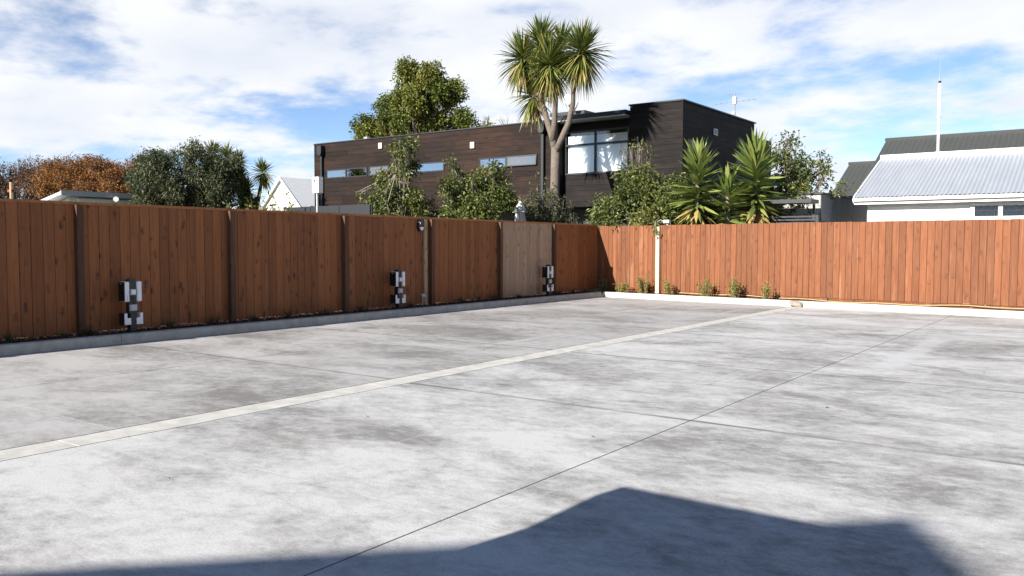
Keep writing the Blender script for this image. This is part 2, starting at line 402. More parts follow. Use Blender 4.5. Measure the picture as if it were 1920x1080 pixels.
def leaves(rng, P, D, L, W, fold=.25, droop=.15):
    """folded four-point leaves at P along D"""
    n = len(P); D = unit(D); rv = rng.normal(size=(n, 3)); S = unit(np.cross(D, rv)); N = np.cross(S, D)
    L = np.broadcast_to(L, n)[:, None]; W = np.broadcast_to(W, n)[:, None]
    mid = P + D * L * .45
    a = mid + S * W * .5 + N * W * fold; b = mid - S * W * .5 + N * W * fold
    tip = P + D * L; tip[:, 2] -= (L[:, 0] * droop)
    return np.stack([P, a, tip, b], 1).reshape(-1, 3)
LEAF = (4, [(0, 1, 2), (0, 2, 3)])
def swords(rng, P, D, L, W, droop):
    """long blades in three bends"""
    n = len(P); D = unit(D); upv = np.tile(np.array([0, 0, 1.]), (n, 1)) + rng.normal(size=(n, 3)) * .25
    S = unit(np.cross(D, upv)); L = np.broadcast_to(L, n)[:, None]; W = np.broadcast_to(W, n)[:, None]; dr = np.broadcast_to(droop, n)[:, None]
    dn = np.array([0, 0, -1.])
    def c(t): return P + D * L * t + dn * L * dr * t * t
    p0, p1, p2, p3 = c(0), c(.35), c(.72), c(1.0)
    return np.stack([p0 - S * W * .3, p0 + S * W * .3, p1 - S * W * .5, p1 + S * W * .5, p2 - S * W * .33, p2 + S * W * .33, p3], 1).reshape(-1, 3)
SWORD = (7, [(0, 1, 3), (0, 3, 2), (2, 3, 5), (2, 5, 4), (4, 5, 6)])
def mobj(name, me, parent=None):
    o = bpy.data.objects.new(name, me); COL.objects.link(o); return put(o, parent)

# ================================================================== THE SETTING
tag(MB().box(-450, 450, -300, 500, -.6, -.14).obj('ground', 'turf'), kind='structure')

# ---- concrete yard: each slab its own piece, joints open between them
yard = MB().box(-12.07, 9.9, -9, 20.95, -.12, -.0014).obj('car_park', 'joint'); tag(yard, kind='structure')
def kerb_y(x): return 19.98 + .0865 * (-x - 1.66)
YJ = [-9, -6.05, -2.88, .30, 3.47, 6.64, 9.90, 13.13, 16.36]
def slab(x0, x1, y0, y1, mat, gx=.006, gy=.0055):
    ya, yb = (y1, y1) if y1 < 18 else (kerb_y(x0) + .03, kerb_y(x1) + .03)
    c = .0006; top = []
    xs = (x0 + gx, x1 - gx); q = [(xs[0], y0 + gy), (xs[1], y0 + gy), (xs[1], yb - gy), (xs[0], ya - gy)]
    cx_, cy_ = (x0 + x1) / 2, (y0 + ya) / 2
    ins = [(x + (c if x < cx_ else -c), y + (c if y < cy_ else -c)) for x, y in q]
    m = MB().add([(x, y, -.0013) for x, y in q] + [(x, y, -c) for x, y in q] + [(x, y, 0) for x, y in ins],
                 [(0, 1, 5, 4), (1, 2, 6, 5), (2, 3, 7, 6), (3, 0, 4, 7), (4, 5, 9, 8), (5, 6, 10, 9), (6, 7, 11, 10), (7, 4, 8, 11), (8, 9, 10, 11), (3, 2, 1, 0)])
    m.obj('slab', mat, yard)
for i, y0 in enumerate(YJ):
    y1 = YJ[i + 1] if i + 1 < len(YJ) else 20
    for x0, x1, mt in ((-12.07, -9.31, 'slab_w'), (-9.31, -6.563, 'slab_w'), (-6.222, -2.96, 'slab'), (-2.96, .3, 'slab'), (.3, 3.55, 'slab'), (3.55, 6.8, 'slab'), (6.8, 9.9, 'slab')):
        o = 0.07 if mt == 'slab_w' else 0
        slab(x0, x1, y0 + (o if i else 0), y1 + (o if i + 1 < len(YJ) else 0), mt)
for x0, x1, yy in ((-12.05, -9.33, 3.54), (-9.29, -6.58, 3.54), (-6.21, -2.97, 3.47), (-2.95, .29, 3.47)):
    MB().box(x0, x1, yy - .005, yy + .005, -.00135, -.0004).obj('joint_filler', 'kerb', yard)
# channel strip, cut into lengths
ys = [-9, -6.4, -3.2, -.1, 3.08, 6.33, 9.58, 12.83, 16.1, kerb_y(-6.4) + .02]
chan = MB().box(-6.540, -6.222, -9, 20.3, -.00135, -.0010).obj('channel', 'joint'); tag(chan, kind='structure')
for a, b in zip(ys, ys[1:]):
    MB().prism([(-6.543, -.0008), (-6.543, .0015), (-6.538, .003), (-6.38, .0015), (-6.224, .004), (-6.2195, .003), (-6.2195, -.0008)], 'y', a + .004, b - .004).obj('channel_block', 'strip', chan)

# ---- kerbs in cast lengths
kl = MB().box(-12.20, -12.09, -9, 20.8, -.12, .05).obj('kerb', 'kerb'); tag(kl, kind='structure')
prof = [(-12.215, -.1), (-12.215, .138), (-12.20, .146), (-12.115, .146), (-12.09, .138), (-12.078, .12), (-12.068, 0), (-12.066, -.1)]
for a, b in zip([-9, -3.3, 1.65, 6.65, 11.64, 16.47], [-3.3, 1.65, 6.65, 11.64, 16.47, 20.87]):
    MB().prism(prof, 'y', a + .003, b - .003).obj('kerb_stone', 'kerb', kl, smooth=False)
ka = math.atan(-.0865)
kr = MB().add([], []) if False else None
def along(x, off=0): return (x, kerb_y(x) + off)
kro = MB()
pts = [(-12.06, 0), (9.9, 0)]
kro.add([(-12.06, kerb_y(-12.06) + .03, -.1), (9.9, kerb_y(9.9) + .03, -.1), (9.9, kerb_y(9.9) + .12, -.1), (-12.06, kerb_y(-12.06) + .12, -.1),
         (-12.06, kerb_y(-12.06) + .03, .05), (9.9, kerb_y(9.9) + .03, .05), (9.9, kerb_y(9.9) + .12, .05), (-12.06, kerb_y(-12.06) + .12, .05)],
        [(0, 3, 2, 1), (4, 5, 6, 7), (0, 1, 5, 4), (1, 2, 6, 5), (2, 3, 7, 6), (3, 0, 4, 7)])
kro = kro.obj('pale_kerb', 'kerb_pale'); tag(kro, kind='structure')
pr = [(0, -.1), (.003, 0), (.012, .118), (.022, .133), (.05, .142), (.135, .142), (.15, .132), (.152, -.1)]
kx = [-12.062, -10.28, -6.62, -3.4, 0, 3.3, 6.6, 9.9]
for a, b in zip(kx, kx[1:]):
    V = []
    for x in (a + .003, b - .003):
        V += [(x, kerb_y(x) + u, v) for u, v in pr]
    n = len(pr)
    MB().add(V, [tuple(range(n))[::-1], tuple(range(n, 2 * n))] + [(i, (i + 1) % n, n + (i + 1) % n, n + i) for i in range(n)]).obj('kerb_stone', 'kerb_pale', kro)

# ---- planting beds
FX = -12.75                                   # face of the left fence
def fence_y(x): return 20.6 + .104 * (-x - 1.7)   # face of the right fence
def bed(name, mat, cells, nu, nv, seed, z=.115, amp=.02):
    rng = np.random.default_rng(seed); V = []; F = []
    for i in range(nu + 1):
        for j in range(nv + 1):
            x, y = cells(i / nu, j / nv); V.append((x, y, z + rng.normal() * amp * .5 - (.02 if j in (0, nv) else 0)))
    for i in range(nu):
        for j in range(nv): a = i * (nv + 1) + j; F.append((a, a + 1, a + nv + 2, a + nv + 1))
    o = MB().add(V, F).obj(name, mat, smooth=True); return tag(o, kind='structure')
bed('garden_bed', 'soil', lambda u, v: (-12.19 - v * 2.2, -8.8 + u * 29.75), 260, 20, 1)
bed('garden_soil', 'soil_red', lambda u, v: (-12.2 + u * 22, (1 - v) * (kerb_y(-12.2 + u * 22) + .125) + v * (fence_y(-12.2 + u * 22) + .35)), 200, 8, 2, .105, .018)

def chip_field(name, n, place, seed, size=.028, zb=.13, parent=None):
    rng = np.random.default_rng(seed); P = np.array([place(rng) for _ in range(n)])
    D = rng.normal(size=(n, 3)); D[:, 2] *= .25
    v = leaves(rng, P, D, size * rng.uniform(.6, 1.9, n), size * rng.uniform(.35, .9, n), .1, 0)
    me = arr_mesh(name, v, LEAF, 'chips', rng.beta(1.6, 2.2, n)); return tag(mobj(name, me, parent), kind='stuff')
tag(chip_field('bark_mulch', 42000, lambda r: (-12.23 - r.random() * 1.1, r.uniform(-2, 20.9), .118 + r.random() * .028), 3), 'dark bark chips covering the bed under the brown fence', 'mulch')
def _pl(r):
    x = r.uniform(-12.2, -6.2); y0 = kerb_y(x) + .17; y1 = fence_y(x); return (x, y0 + r.random() * (y1 - y0), .108 + r.random() * .025)
tag(chip_field('soil_crumbs', 6000, _pl, 4, .024), 'red brown crumbs of soil and bark behind the pale kerb', 'mulch')

# ================================================================== FENCES
rnd = random.Random(11)
fl = thing('timber_fence', (FX, 8, 0), 'brown stained board fence with a capping rail, running behind the charger posts', 'fence')
def ftop(y): return 2.128 - .0028 * (y - 5.2)      # top of the capping
posts = [-4.27, -1.61, 1.05, 3.71, 6.37, 9.03, 11.69, 14.30, 16.88, 19.34, 21.79]
for a, b in zip(posts, posts[1:]):
    n = 16 if b < 21 else 15; w = (b - a) / n
    raw = abs(a - 16.88) < .01
    for i in range(n):
        zb = .155 + rnd.uniform(-.012, .012); zt = ftop(a + (i + .5) * w) - .042
        o = board('raw' if raw else 'stain', fl, (FX - .010 + rnd.uniform(-.0022, .0022), a + (i + .5) * w, (zb + zt) / 2), (w - .0015, .02, zt - zb), R(90))
        if raw and i == 0: o['label'] = 'unstained pale pine board'
for y in posts[:-1]:
    piece('post', 'post', fl, (FX + .05, y, (ftop(y) - .046) / 2), (.10, .095, ftop(y) - .046))
for a, b in zip([-4.3, -.3, 3.9, 8.1, 11.9, 16.0], [-.3, 3.9, 8.1, 11.9, 16.0, 21.72]):
    o = piece('capping', 'cap', fl, (FX - .058, (a + b) / 2, ftop((a + b) / 2) - .020), (.14, b - a - .004, .042)); o.rotation_euler = (-.0028, 0, 0)
for z in (.45, 1.1, 1.8): piece('rail', 'post', fl, (FX - .045, 8.7, z), (.045, 26, .09))
tag(piece('batten', 'raw', fl, (FX + .022, 14.12, 1.09), (.04, .10, 1.92)), 'pale unstained batten with the wall lamp on it')

fr = thing('timber_fence', (-4, fence_y(-4), 0), 'sunlit reddish board fence without capping, facing the yard behind the pale kerb', 'fence')
ra = math.atan(-.104); x = FX - .04; i = 0
while x < 4.2:
    w = rnd.choice((.142, .150, .150, .156)); xc = x + w / 2
    zt = 2.035 + .0012 * (x + 12) + rnd.uniform(-.006, .006); zb = .20 + rnd.uniform(-.01, .01)
    board('stain_lit', fr, (xc, fence_y(xc) + .011 + rnd.uniform(-.003, .003), (zt + zb) / 2), (w - .002, .022, zt - zb), ra + rnd.uniform(-.012, .012))
    x += w; i += 1
x = FX + .1
while x < 4.0:
    L = 3.4; xc = x + L / 2
    piece('plinth_board', 'stain_lit', fr, (xc, fence_y(xc) + .03, .125), (L - .01, .025, .16), ra); x += L
for z in (.5, 1.15, 1.8): piece('rail', 'post', fr, (-4.3, fence_y(-4.3) + .046, z), (16.6, .045, .09), ra)
tag(piece('post', 'palepost', fr, (-10.62, fence_y(-10.62) - .048, 1.03), (.115, .085, 1.93), ra), 'pale cream timber post standing before the boards')

# ================================================================== CHARGERS
def rbox(m, x0, x1, y0, y1, z0, z1): return m.box(x0, x1, y0, y1, z0, z1)
def charger(loc, label, group, detail=True):
    t = thing('charging_post', loc, label, 'charger', group)
    # x runs away from the fence (towards the yard), y along it
    def part(mb, name, mat, parent=t, bevel=0, seg=2):
        o = mb.obj(name, mat, None, False, bevel, seg); o.parent = parent; return o
    part(MB().box(-.06, .05, -.052, .052, -.12, .30), 'pole', 'charcoal', bevel=.006)
    part(MB().box(-.065, .03, -.06, .06, .29, .80), 'backbone', 'black', bevel=.008)
    cap = MB()
    pol = [(-.06, .0)] + [(-.06 + .12 * k / 8, .035 * math.sin(math.pi * (.12 + .76 * k / 8))) for k in range(9)] + [(.06, .0)]
    cap.prism([(y, z + .80) for y, z in pol], 'x', -.062, .028); part(cap, 'top_cap', 'black')
    part(MB().box(-.10, .09, -.075, .075, -.125, -.112), 'foot_plate', 'metal', bevel=.002)
    for s in (-1, 1):
        y0, y1 = (.061, .142) if s > 0 else (-.142, -.061)
        u = part(MB().box(-.125, .062, y0, y1, .475, .79), 'charger_unit', 'white', bevel=.024, seg=4)
        yf = .146 if s > 0 else -.146
        ff = MB().box(-.120, .055, min(yf, yf - s * .022), max(yf, yf - s * .022), .482, .783); part(ff, 'front_panel', 'gloss', u, .018, 3)
        if s < 0:
            part(MB().box(-.05, -.02, yf - .003, yf + .001, .752, .757), 'status_light', 'white', u)
        lb = MB()
        for zz_, hh in ((.575, .008), (.548, .022), (.515, .026)):
            lb.box(.0622, .0640, (y0 + y1) / 2 - .015, (y0 + y1) / 2 + .012, zz_ - hh / 2, zz_ + hh / 2)
        if s < 0: part(lb, 'rating_label', 'grey', u)
        # cable holster: L shaped side, dark face
        oy = .150; iy = .045; my = .105
        pl = [(s * iy, .12), (s * oy, .12), (s * oy, .30), (s * my, .30), (s * my, .225), (s * iy, .225)]
        h = part(MB().prism(pl, 'x', -.10, .060), 'holster', 'white', bevel=.006)
        yf = s * .1515
        part(MB().box(-.105, .052, min(yf, yf - s * .03) - .001, max(yf, yf - s * .03) + .001, .117, .303), 'holster_face', 'black', h, .008)
        lamp = MB().box(.031, .062, s * .052 - .014, s * .052 + .014, .71, .765)
    for z, w, hgt in ((.625, .088, .092), (.385, .112, .095)):
        sk = part(MB().box(.031, .072, -.005 - w / 2, -.005 + w / 2, z - hgt / 2, z + hgt / 2), 'socket_box', 'grey', bevel=.006)
        lid = MB().prism([(-.005 - w * .38, z - hgt * .3), (-.005 + w * .3, z - hgt * .36), (-.005 + w * .42, z + hgt * .36), (-.005 - w * .38, z + hgt * .36)], 'x', .0725, .081)
        part(lid, 'socket_lid', 'white' if z > .5 else 'grey', sk, .003)
    cb = MB().tube([(.05, -.005, .58), (.06, .0, .55), (.055, .012, .50), (.045, .02, .45), (.05, .01, .43)], .006, 6); part(cb, 'cable', 'black')
    return t
charger((-12.46, 7.04, .125), 'black and white charging post in the bed, nearest to the viewer', 'charging posts along the brown fence')
charger((-12.46, 12.98, .125), 'black and white charging post just left of the pale batten with the wall lamp', 'charging posts along the brown fence')
charger((-12.46, 18.72, .125), 'black and white charging post in front of the unstained fence bay', 'charging posts along the brown fence')

# wall lamp, spike light
lm = thing('wall_lamp', (FX + .05, 13.94, 1.91), 'black oval bulkhead lamp with a white lower diffuser, high on the brown fence', 'lamp')
def oval(rx, rz, n=20): return [(rx * math.cos(2 * math.pi * k / n), rz * math.sin(2 * math.pi * k / n)) for k in range(n)]
def at_part(mb, name, mat, par, bevel=0):
    o = mb.obj(name, mat, None, False, bevel); o.parent = par; return o
at_part(MB().prism(oval(.085, .135), 'x', -.048, .02), 'housing', 'black', lm, .012)
at_part(MB().prism([(y, z) for y, z in oval(.066, .112) if z < -.02], 'x', .0205, .042), 'diffuser', 'white', lm, .006)
at_part(MB().prism([(y, z) for y, z in oval(.07, .118) if z > -.03], 'x', .0205, .05), 'hood', 'black', lm, .008)
sp = thing('garden_light', (-12.58, 13.86, .12), 'small round grey light on a thin stem at the foot of the brown fence', 'lamp')
at_part(MB().tube([(0, 0, -.02), (0, 0, .20)], .014, 8), 'stem', 'metal', sp)
at_part(MB().tube([(-.03, 0, .24), (-.02, 0, .24), (.035, 0, .24), (.042, 0, .24)], [.03, .042, .042, .032], 12), 'head', 'grey', sp)

# hose, flood light, stone, fallen leaves
hp = []
rr = random.Random(5)
for k in range(60):
    x = -10.3 + k * .25; hp.append((x, fence_y(x) - .045 - .03 * math.sin(k * .35) - (.05 if 30 < k < 44 else 0), .150 + .022 * math.sin(k * .23) + .012 * math.sin(k * .9)))
tag(MB().tube(hp, .010, 6).obj('garden_hose', 'hose', smooth=True), 'thin yellow hose lying along the foot of the sunlit fence', 'hose')
fd = thing('flood_light', (-10.38, fence_y(-10.38) + .05, 2.03), 'small grey flood light with a looped cable on the sunlit fence top', 'lamp')
at_part(MB().box(-.10, .09, -.09, .05, .06, .15), 'lamp_head', 'grey', fd, .012)
at_part(MB().box(-.03, .03, -.02, .02, -.03, .065), 'bracket', 'metal', fd)
at_part(MB().tube([(-.08, 0, .08), (-.2, .0, .16), (-.30, 0, .12), (-.33, 0, .0), (-.3, .02, -.1)], .007, 5), 'cable', 'grey', fd)
rng = np.random.default_rng(21)
bm = bmesh.new(); bmesh.ops.create_icosphere(bm, subdivisions=2, radius=1)
for v in bm.verts:
    c = v.co; f = max(abs(c.x), abs(c.y), abs(c.z)); c /= (f * .6 + .4); v.co = Vector((c.x * .17, c.y * .09, c.z * .065)) + Vector(rng.normal(size=3) * .006)
me = bpy.data.meshes.new('loose_stone'); bm.to_mesh(me); bm.free(); me.materials.append(M['stone'])
o = bpy.data.objects.new('loose_stone', me); COL.objects.link(o); o.location = (-6.40, kerb_y(-6.4) - .03, .075); o.rotation_euler = (.12, .2, -.2)
tag(o, 'rough brownish stone lying where the pale strip meets the kerb', 'stone')
lf = [(-11.2, 20.35), (-10.9, 20.5), (-11.35, 20.6), (-5.3, 5.1), (-4.6, 8.7), (-8.35, 3.05), (-2.2, 7.9), (-3.3, 5.6), (-8.0, 5.4), (-1.3, 11.2), (-4.9, 3.0), (-7.3, 9.3)]
for k, (x, y) in enumerate(lf):
    a = rr.uniform(0, 6.3)
    v = leaves(np.random.default_rng(k), np.array([[x, y, .004]]), np.array([[math.cos(a), math.sin(a), .02]]), .06 if k < 3 else .035, .03 if k < 3 else .02, .12, 0)
    v[:, 2] = np.maximum(v[:, 2], .003) + .002
    me = arr_mesh('fallen_leaf', v, LEAF, 'chips' if k > 2 else 'lf_shrub', np.array([.9 if k < 3 else .5 + .4 * (k % 2)]))
    tag(mobj('fallen_leaf', me), *(('small yellow leaf fallen on the concrete by the kerb corner', 'leaf', 'yellow leaves by the kerb corner') if k < 3 else ('tiny brown leaf fallen on the open concrete', 'leaf', 'brown leaves fallen on the open concrete')))

# ================================================================== BUILDING BEHIND THE VIEWPOINT (throws the foreground shadow)
gb = thing('gabled_building', (-3.98, -14, 0), 'gabled building behind the viewer whose roof and porch shade the foreground', 'building')
ya, yb_ = -10.4, -21.0; xa = -3.98; za = 8.0; hw = 4.4
MB().prism([(xa - hw + .3, -.1), (xa + hw - .3, -.1), (xa + hw - .3, za - .68 * (hw - .3) - .12), (xa, za - .12), (xa - hw + .3, za - .68 * (hw - .3) - .12)], 'y', yb_ + .4, ya - .35).obj('wall', 'plaster', gb)
MB().prism([(xa - hw, za - .68 * hw), (xa, za), (xa + hw, za - .68 * hw), (xa + hw, za - .68 * hw - .11), (xa, za - .11), (xa - hw, za - .68 * hw - .11)], 'y', yb_, ya).obj('roof', 'greenroof', gb)
MB().box(-3.27, -1.93, ya - .3, -.18, -.1, 2.26).obj('porch', 'plaster', gb)
MB().box(-3.394, -1.82, ya - .36, -.05, 2.265, 2.4).obj('porch_roof', 'charcoal', gb)
MB().box(-1.928, -1.89, -4.5, -3.6, .0, 2.05).obj('door', 'charcoal', gb)

# ================================================================== THE DARK HOUSE
Z0, RH = 2.92, .205
hs = thing('timber_house', (-20, 27, 0), 'long flat-roofed house clad in dark brown and black boards behind the fences', 'house')
YH = 27.0
def clad(parent, axis, c, u0, u1, k0, k1, mat, openings, ztop=None, normal=-1, seed=0, seg=4.2):
    r = random.Random(seed)
    for k in range(k0, k1):
        z0 = Z0 + k * RH; z1 = z0 + RH
        if ztop and z1 > ztop: z1 = ztop
        iv = [(u0, u1)]
        for (a, b, ka, kb) in openings:
            if ka <= k < kb:
                nv = []
                for (p, q) in iv:
                    if b <= p or a >= q: nv.append((p, q))
                    else:
                        if a > p: nv.append((p, a))
                        if b < q: nv.append((b, q))
                iv = nv
        for (p, q) in iv:
            cuts = [p]; x = p + r.uniform(1.2, seg)
            while x < q - .6: cuts.append(x); x += r.uniform(seg * .7, seg * 1.3)
            cuts.append(q)
            for a, b in zip(cuts, cuts[1:]):
                d = normal * (.012 + r.uniform(0, .004)); L = b - a - .004
                cc = ((a + b) / 2, c + d, (z0 + z1) / 2) if axis == 'y' else (c + d, (a + b) / 2, (z0 + z1) / 2)
                ss = (L, .024, z1 - z0 - .007) if axis == 'y' else (.024, L, z1 - z0 - .007)
                piece('cladding_board', mat, parent, cc, ss)
# carcass
body = MB()
body.box(-31.36, -17.66, YH + .06, 33.5, 2.925, 6.12)
body.obj('wing_wall', 'charcoal', hs)
MB().box(-17.655, -14.50, YH + .95, 33.4, 2.93, 6.10).obj('recess_wall', 'darkin', hs)
MB().box(-14.495, -12.51, YH + .06, 33.9, 2.925, 6.40).obj('block_wall', 'charcoal', hs)
MB().box(-12.9, -12.6, 33.905, 36.3, 2.9, 5.95).obj('rear_wall', 'cladk', hs)
MB().box(-31.2, -12.9, YH + 1.5, 33.3, -.1, 2.915).obj('ground_floor', 'charcoal', hs)
win1 = (-30.62, -27.84, 8, 10); win2 = (-27.70, -23.26, 8, 10); win3 = (-21.44, -18.52, 8, 10)
clad(hs, 'y', YH + .036, -31.36, -17.66, 0, 16, 'clad', [win1, win2, win3], None, -1, 1)
clad(hs, 'y', YH + .036, -14.52, -12.48, 0, 18, 'cladk', [], 6.44, -1, 2, 6)
bigw = (-17.62, -14.79, 6, 14)
clad(hs, 'y', YH + .536, -17.655, -14.53, 0, 16, 'cladk', [bigw], 6.1, -1, 3)
sw1 = (27.46, 28.95, 7, 11); sw2 = (32.03, 32.85, 7, 11)
clad(hs, 'x', -12.516, 27.04, 33.9, 0, 18, 'cladk', [sw1, sw2], 6.44, 1, 4)
piece('return_wall', 'cladk', hs, (-17.658 + .012, YH + .285, 4.5), (.024, .48, 3.16))
piece('return_wall', 'cladk', hs, (-14.508 + -.012, YH + .285, 4.6), (.024, .48, 3.3))
piece('corner_trim', 'cladk', hs, (-12.482, YH + .012, 4.68), (.04, .04, 3.52))
piece('corner_trim', 'charcoal', hs, (-31.37, YH + .012, 4.56), (.04, .05, 3.28))
# roof edges
MB().box(-31.42, -17.60, YH - .03, 33.6, 6.20, 6.245).obj('roof', 'charcoal', hs)
MB().box(-14.56, -12.44, YH - .03, 34.0, 6.445, 6.49).obj('roof', 'charcoal', hs)
ev = MB().box(-17.6, -14.56, YH - .25, 33.4, 6.13, 6.29).obj('eave', 'charcoal', hs)
MB().box(-17.58, -14.58, YH - .24, YH + .49, 6.095, 6.128).obj('soffit', 'grey', ev)
# windows
def window(axis, c, u0, u1, z0, z1, lights, pane, parent, fr='charcoal', depth=.06, blind=None, fw_=.05, transom=None, inside=.35):
    cx_ = (u0 + u1) / 2
    def bx(m, a, b, d0, d1, p, q): return m.box(a, b, c + d0, c + d1, p, q) if axis == 'y' else m.box(c - d1, c - d0, a, b, p, q)
    m = MB(); bx(m, u0, u1, -depth / 2, depth / 2, z0, z0 + fw_); bx(m, u0, u1, -depth / 2, depth / 2, z1 - fw_, z1)
    us = [u0] + list(lights) + [u1]
    for i, u in enumerate(us):
        a = u if i == 0 else (u - fw_ if i == len(us) - 1 else u - fw_ / 2); bx(m, a, a + fw_, -depth / 2 + .001, depth / 2 - .001, z0 + fw_ + .0005, z1 - fw_ - .0005)
    if transom: bx(m, u0 + fw_, u1 - fw_, -depth / 2 + .002, depth / 2 - .002, transom - fw_ / 2, transom + fw_ / 2)
    w = m.obj('window', fr, parent)
    zs = [(z0 + fw_, z1 - fw_)] if not transom else [(z0 + fw_, transom - fw_ / 2), (transom + fw_ / 2, z1 - fw_)]
    for a, b in zip(us, us[1:]):
        for p, q in zs:
            m = MB(); bx(m, a + fw_ * .5, b - fw_ * .5, -.004, .004, p - .01, q + .01); m.obj('pane', pane, w)
    if blind:
        for (a, b, p, q) in blind:
            m = MB(); bx(m, a, b, .10, .115, p, q); m.obj('blind', 'whitepaint', w)
    return w
zl, zh = Z0 + 8 * RH, Z0 + 10 * RH
window('y', YH + .03, -30.60, -27.86, zl, zh, [-29.25], 'pane_mirror', hs)
window('y', YH + .03, -26.42, -23.28, zl, zh, [-24.88], 'pane_mirror', hs)
window('y', YH + .03, -21.42, -20.03, zl, zh, [], 'pane_mirror', hs)
MB().box(-30.6, -27.9, YH + .055, YH + .058, zl, zh).obj('window_backing', 'darkin', hs)
def awning(u0, u1, ang, label):
    """sash hinged at its top edge, pushed open"""
    w = u1 - u0; h = zh - zl
    m = MB(); m.box(-w / 2, w / 2, -.02, .02, -h, -h + .04); m.box(-w / 2, w / 2, -.02, .02, -.04, 0)
    m.box(-w / 2, -w / 2 + .04, -.019, .019, -h + .041, -.041); m.box(w / 2 - .04, w / 2, -.019, .019, -h + .041, -.041)
    o = m.obj('window', 'charcoal'); o.location = ((u0 + u1) / 2, YH - .01, zh); o.rotation_euler = (-ang, 0, 0); put(o, hs)
    g = MB().box(-w / 2 + .02, w / 2 - .02, -.004, .004, -h + .02, -.02).obj('pane', 'pane_mirror'); g.parent = o
    o['label'] = label
    MB().box(u0, u1, YH + .05, YH + .056, zl, zh).obj('window_opening', 'darkin', hs)
awning(-27.68, -26.46, R(6), 'top-hung sash pushed open')
awning(-20.00, -18.54, R(7), 'top-hung sash pushed open')
window('y', YH + .52, -17.60, -14.80, Z0 + 6 * RH, Z0 + 14 * RH, [-16.24], 'pane', hs, transom=5.27, depth=.08, fw_=.065,
       blind=[(-17.5, -16.28, 4.2, 5.22), (-16.2, -14.85, 4.2, 5.22), (-17.5, -14.85, 5.30, 5.62)])
window('x', -12.55, 27.48, 28.93, Z0 + 7 * RH, Z0 + 11 * RH, [], 'pane_mirror', hs)
window('x', -12.55, 32.05, 32.83, Z0 + 7 * RH, Z0 + 11 * RH, [], 'pane_mirror', hs, blind=[(32.07, 32.8, 4.38, 5.15)])
# downpipes, vents, flue, roof box, aerial
for x, zt in ((-30.80, 6.08), (-18.22, 6.18)):
    d = MB().box(x - .055, x + .055, YH - .125, YH - .02, 2.4, zt - .38).obj('downpipe', 'charcoal', hs)
    MB().prism([(x - .14, zt - .30), (x - .09, zt - .42), (x + .09, zt - .42), (x + .14, zt - .30), (x + .14, zt + .02), (x - .14, zt + .02)], 'y', YH - .24, YH - .005).obj('rain_head', 'charcoal', d)
for x, z in ((-26.97, 5.87), (-21.72, 5.54)):
    v = MB().box(x - .11, x + .11, YH - .06, YH - .005, z - .14, z + .12).obj('vent', 'plaster', hs, bevel=.02)
    for k in range(3): MB().box(x - .08, x + .08, YH - .068, YH - .0615, z - .09 + k * .06, z - .065 + k * .06).obj('louvre', 'grey', v)
v = MB().box(-12.49, -12.44, 29.68, 30.02, 5.54, 5.78).obj('vent', 'grey', hs, bevel=.01)
MB().box(-12.438, -12.43, 29.75, 29.95, 5.58, 5.74).obj('louvre', 'black', v)
MB().tube([(-29.9, 29, 6.2), (-29.9, 29, 6.66)], .17, 12).obj('flue', 'metal', hs)
rb = MB().box(-19.7, -18.3, 30, 31.5, 6.24, 6.86).obj('roof_light', 'whitepaint', hs)
MB().box(-19.85, -18.15, 29.85, 31.65, 6.865, 7.0).obj('lid', 'charcoal', rb)
sd = MB(); n = 16
sd.tube([(-18.6, 29.4, 6.2), (-18.6, 29.4, 7.2)], .025, 6); sd = sd.obj('satellite_dish', 'grey', hs)
MB().tube([(-18.62, 29.38, 7.35), (-18.6, 29.33, 7.36), (-18.58, 29.27, 7.37), (-18.56, 29.22, 7.38)], [.02, .11, .17, .20], 16).obj('dish', 'metal', sd)
AX, AY = -13.0, 33.05
an = MB().tube([(AX, AY, 6.40), (AX, AY, 7.60)], .03, 8).obj('aerial_mast', 'metal', hs)
bmn = MB(); bmn.tube([(AX - .85, AY, 7.24), (AX + .95, AY, 7.29)], .009, 5)
for k in range(8): bmn.tube([(AX - .8 + k * .23, AY - .14, 7.242 + k * .006), (AX - .8 + k * .23, AY + .14, 7.242 + k * .006)], .005, 4)
bmn.obj('aerial', 'metal', an)
MB().tube([(AX - .22, AY - .15, 7.57), (AX, AY, 7.55), (AX + .25, AY + .15, 7.58)], .009, 4).obj('aerial', 'metal', an)
MB().box(AX - .07, AX + .07, AY - .07, AY + .07, 7.18, 7.45).obj('junction_box', 'whitepaint', an, bevel=.015)
MB().box(AX - .10, AX + .02, AY - .05, AY + .05, 6.75, 6.86).obj('amplifier', 'grey', an, bevel=.01)

# ================================================================== COTTAGE with corrugated roof, right
ct = thing('cottage', (-1, 26, 0), 'white weatherboard cottage with a silver corrugated roof, behind the sunlit fence', 'house')
EX0, EX1 = -6.28, 4.6; EY, RY = 25.0, 28.25; EZ, RZ = 2.83, 4.20
def corr_sheet(x0, x1, pitch, amp, y0, z0, y1, z1, per=6):
    n = int(round((x1 - x0) / pitch * per)); V = []; F = []
    for i in range(n + 1):
        x = x0 + (x1 - x0) * i / n; h = amp * math.cos(2 * math.pi * (x - x0) / pitch)
        V += [(x, y0, z0 + h), (x, y1, z1 + h)]
    for i in range(n): F.append((2 * i, 2 * i + 2, 2 * i + 3, 2 * i + 1))
    return MB().add(V, F)
nsh = 14; sw_ = .0762 * 1.33
pitch_ = .105
for i in range(nsh):
    a = EX0 + (EX1 - EX0) * i / nsh; b = EX0 + (EX1 - EX0) * (i + 1) / nsh; nn = max(1, round((b - a) / pitch_))
    corr_sheet(a, b, (b - a) / nn, .016, EY, EZ + (.002 if i % 2 else 0), RY, RZ + (.002 if i % 2 else 0)).obj('roof_sheet', 'galv', ct, smooth=True)
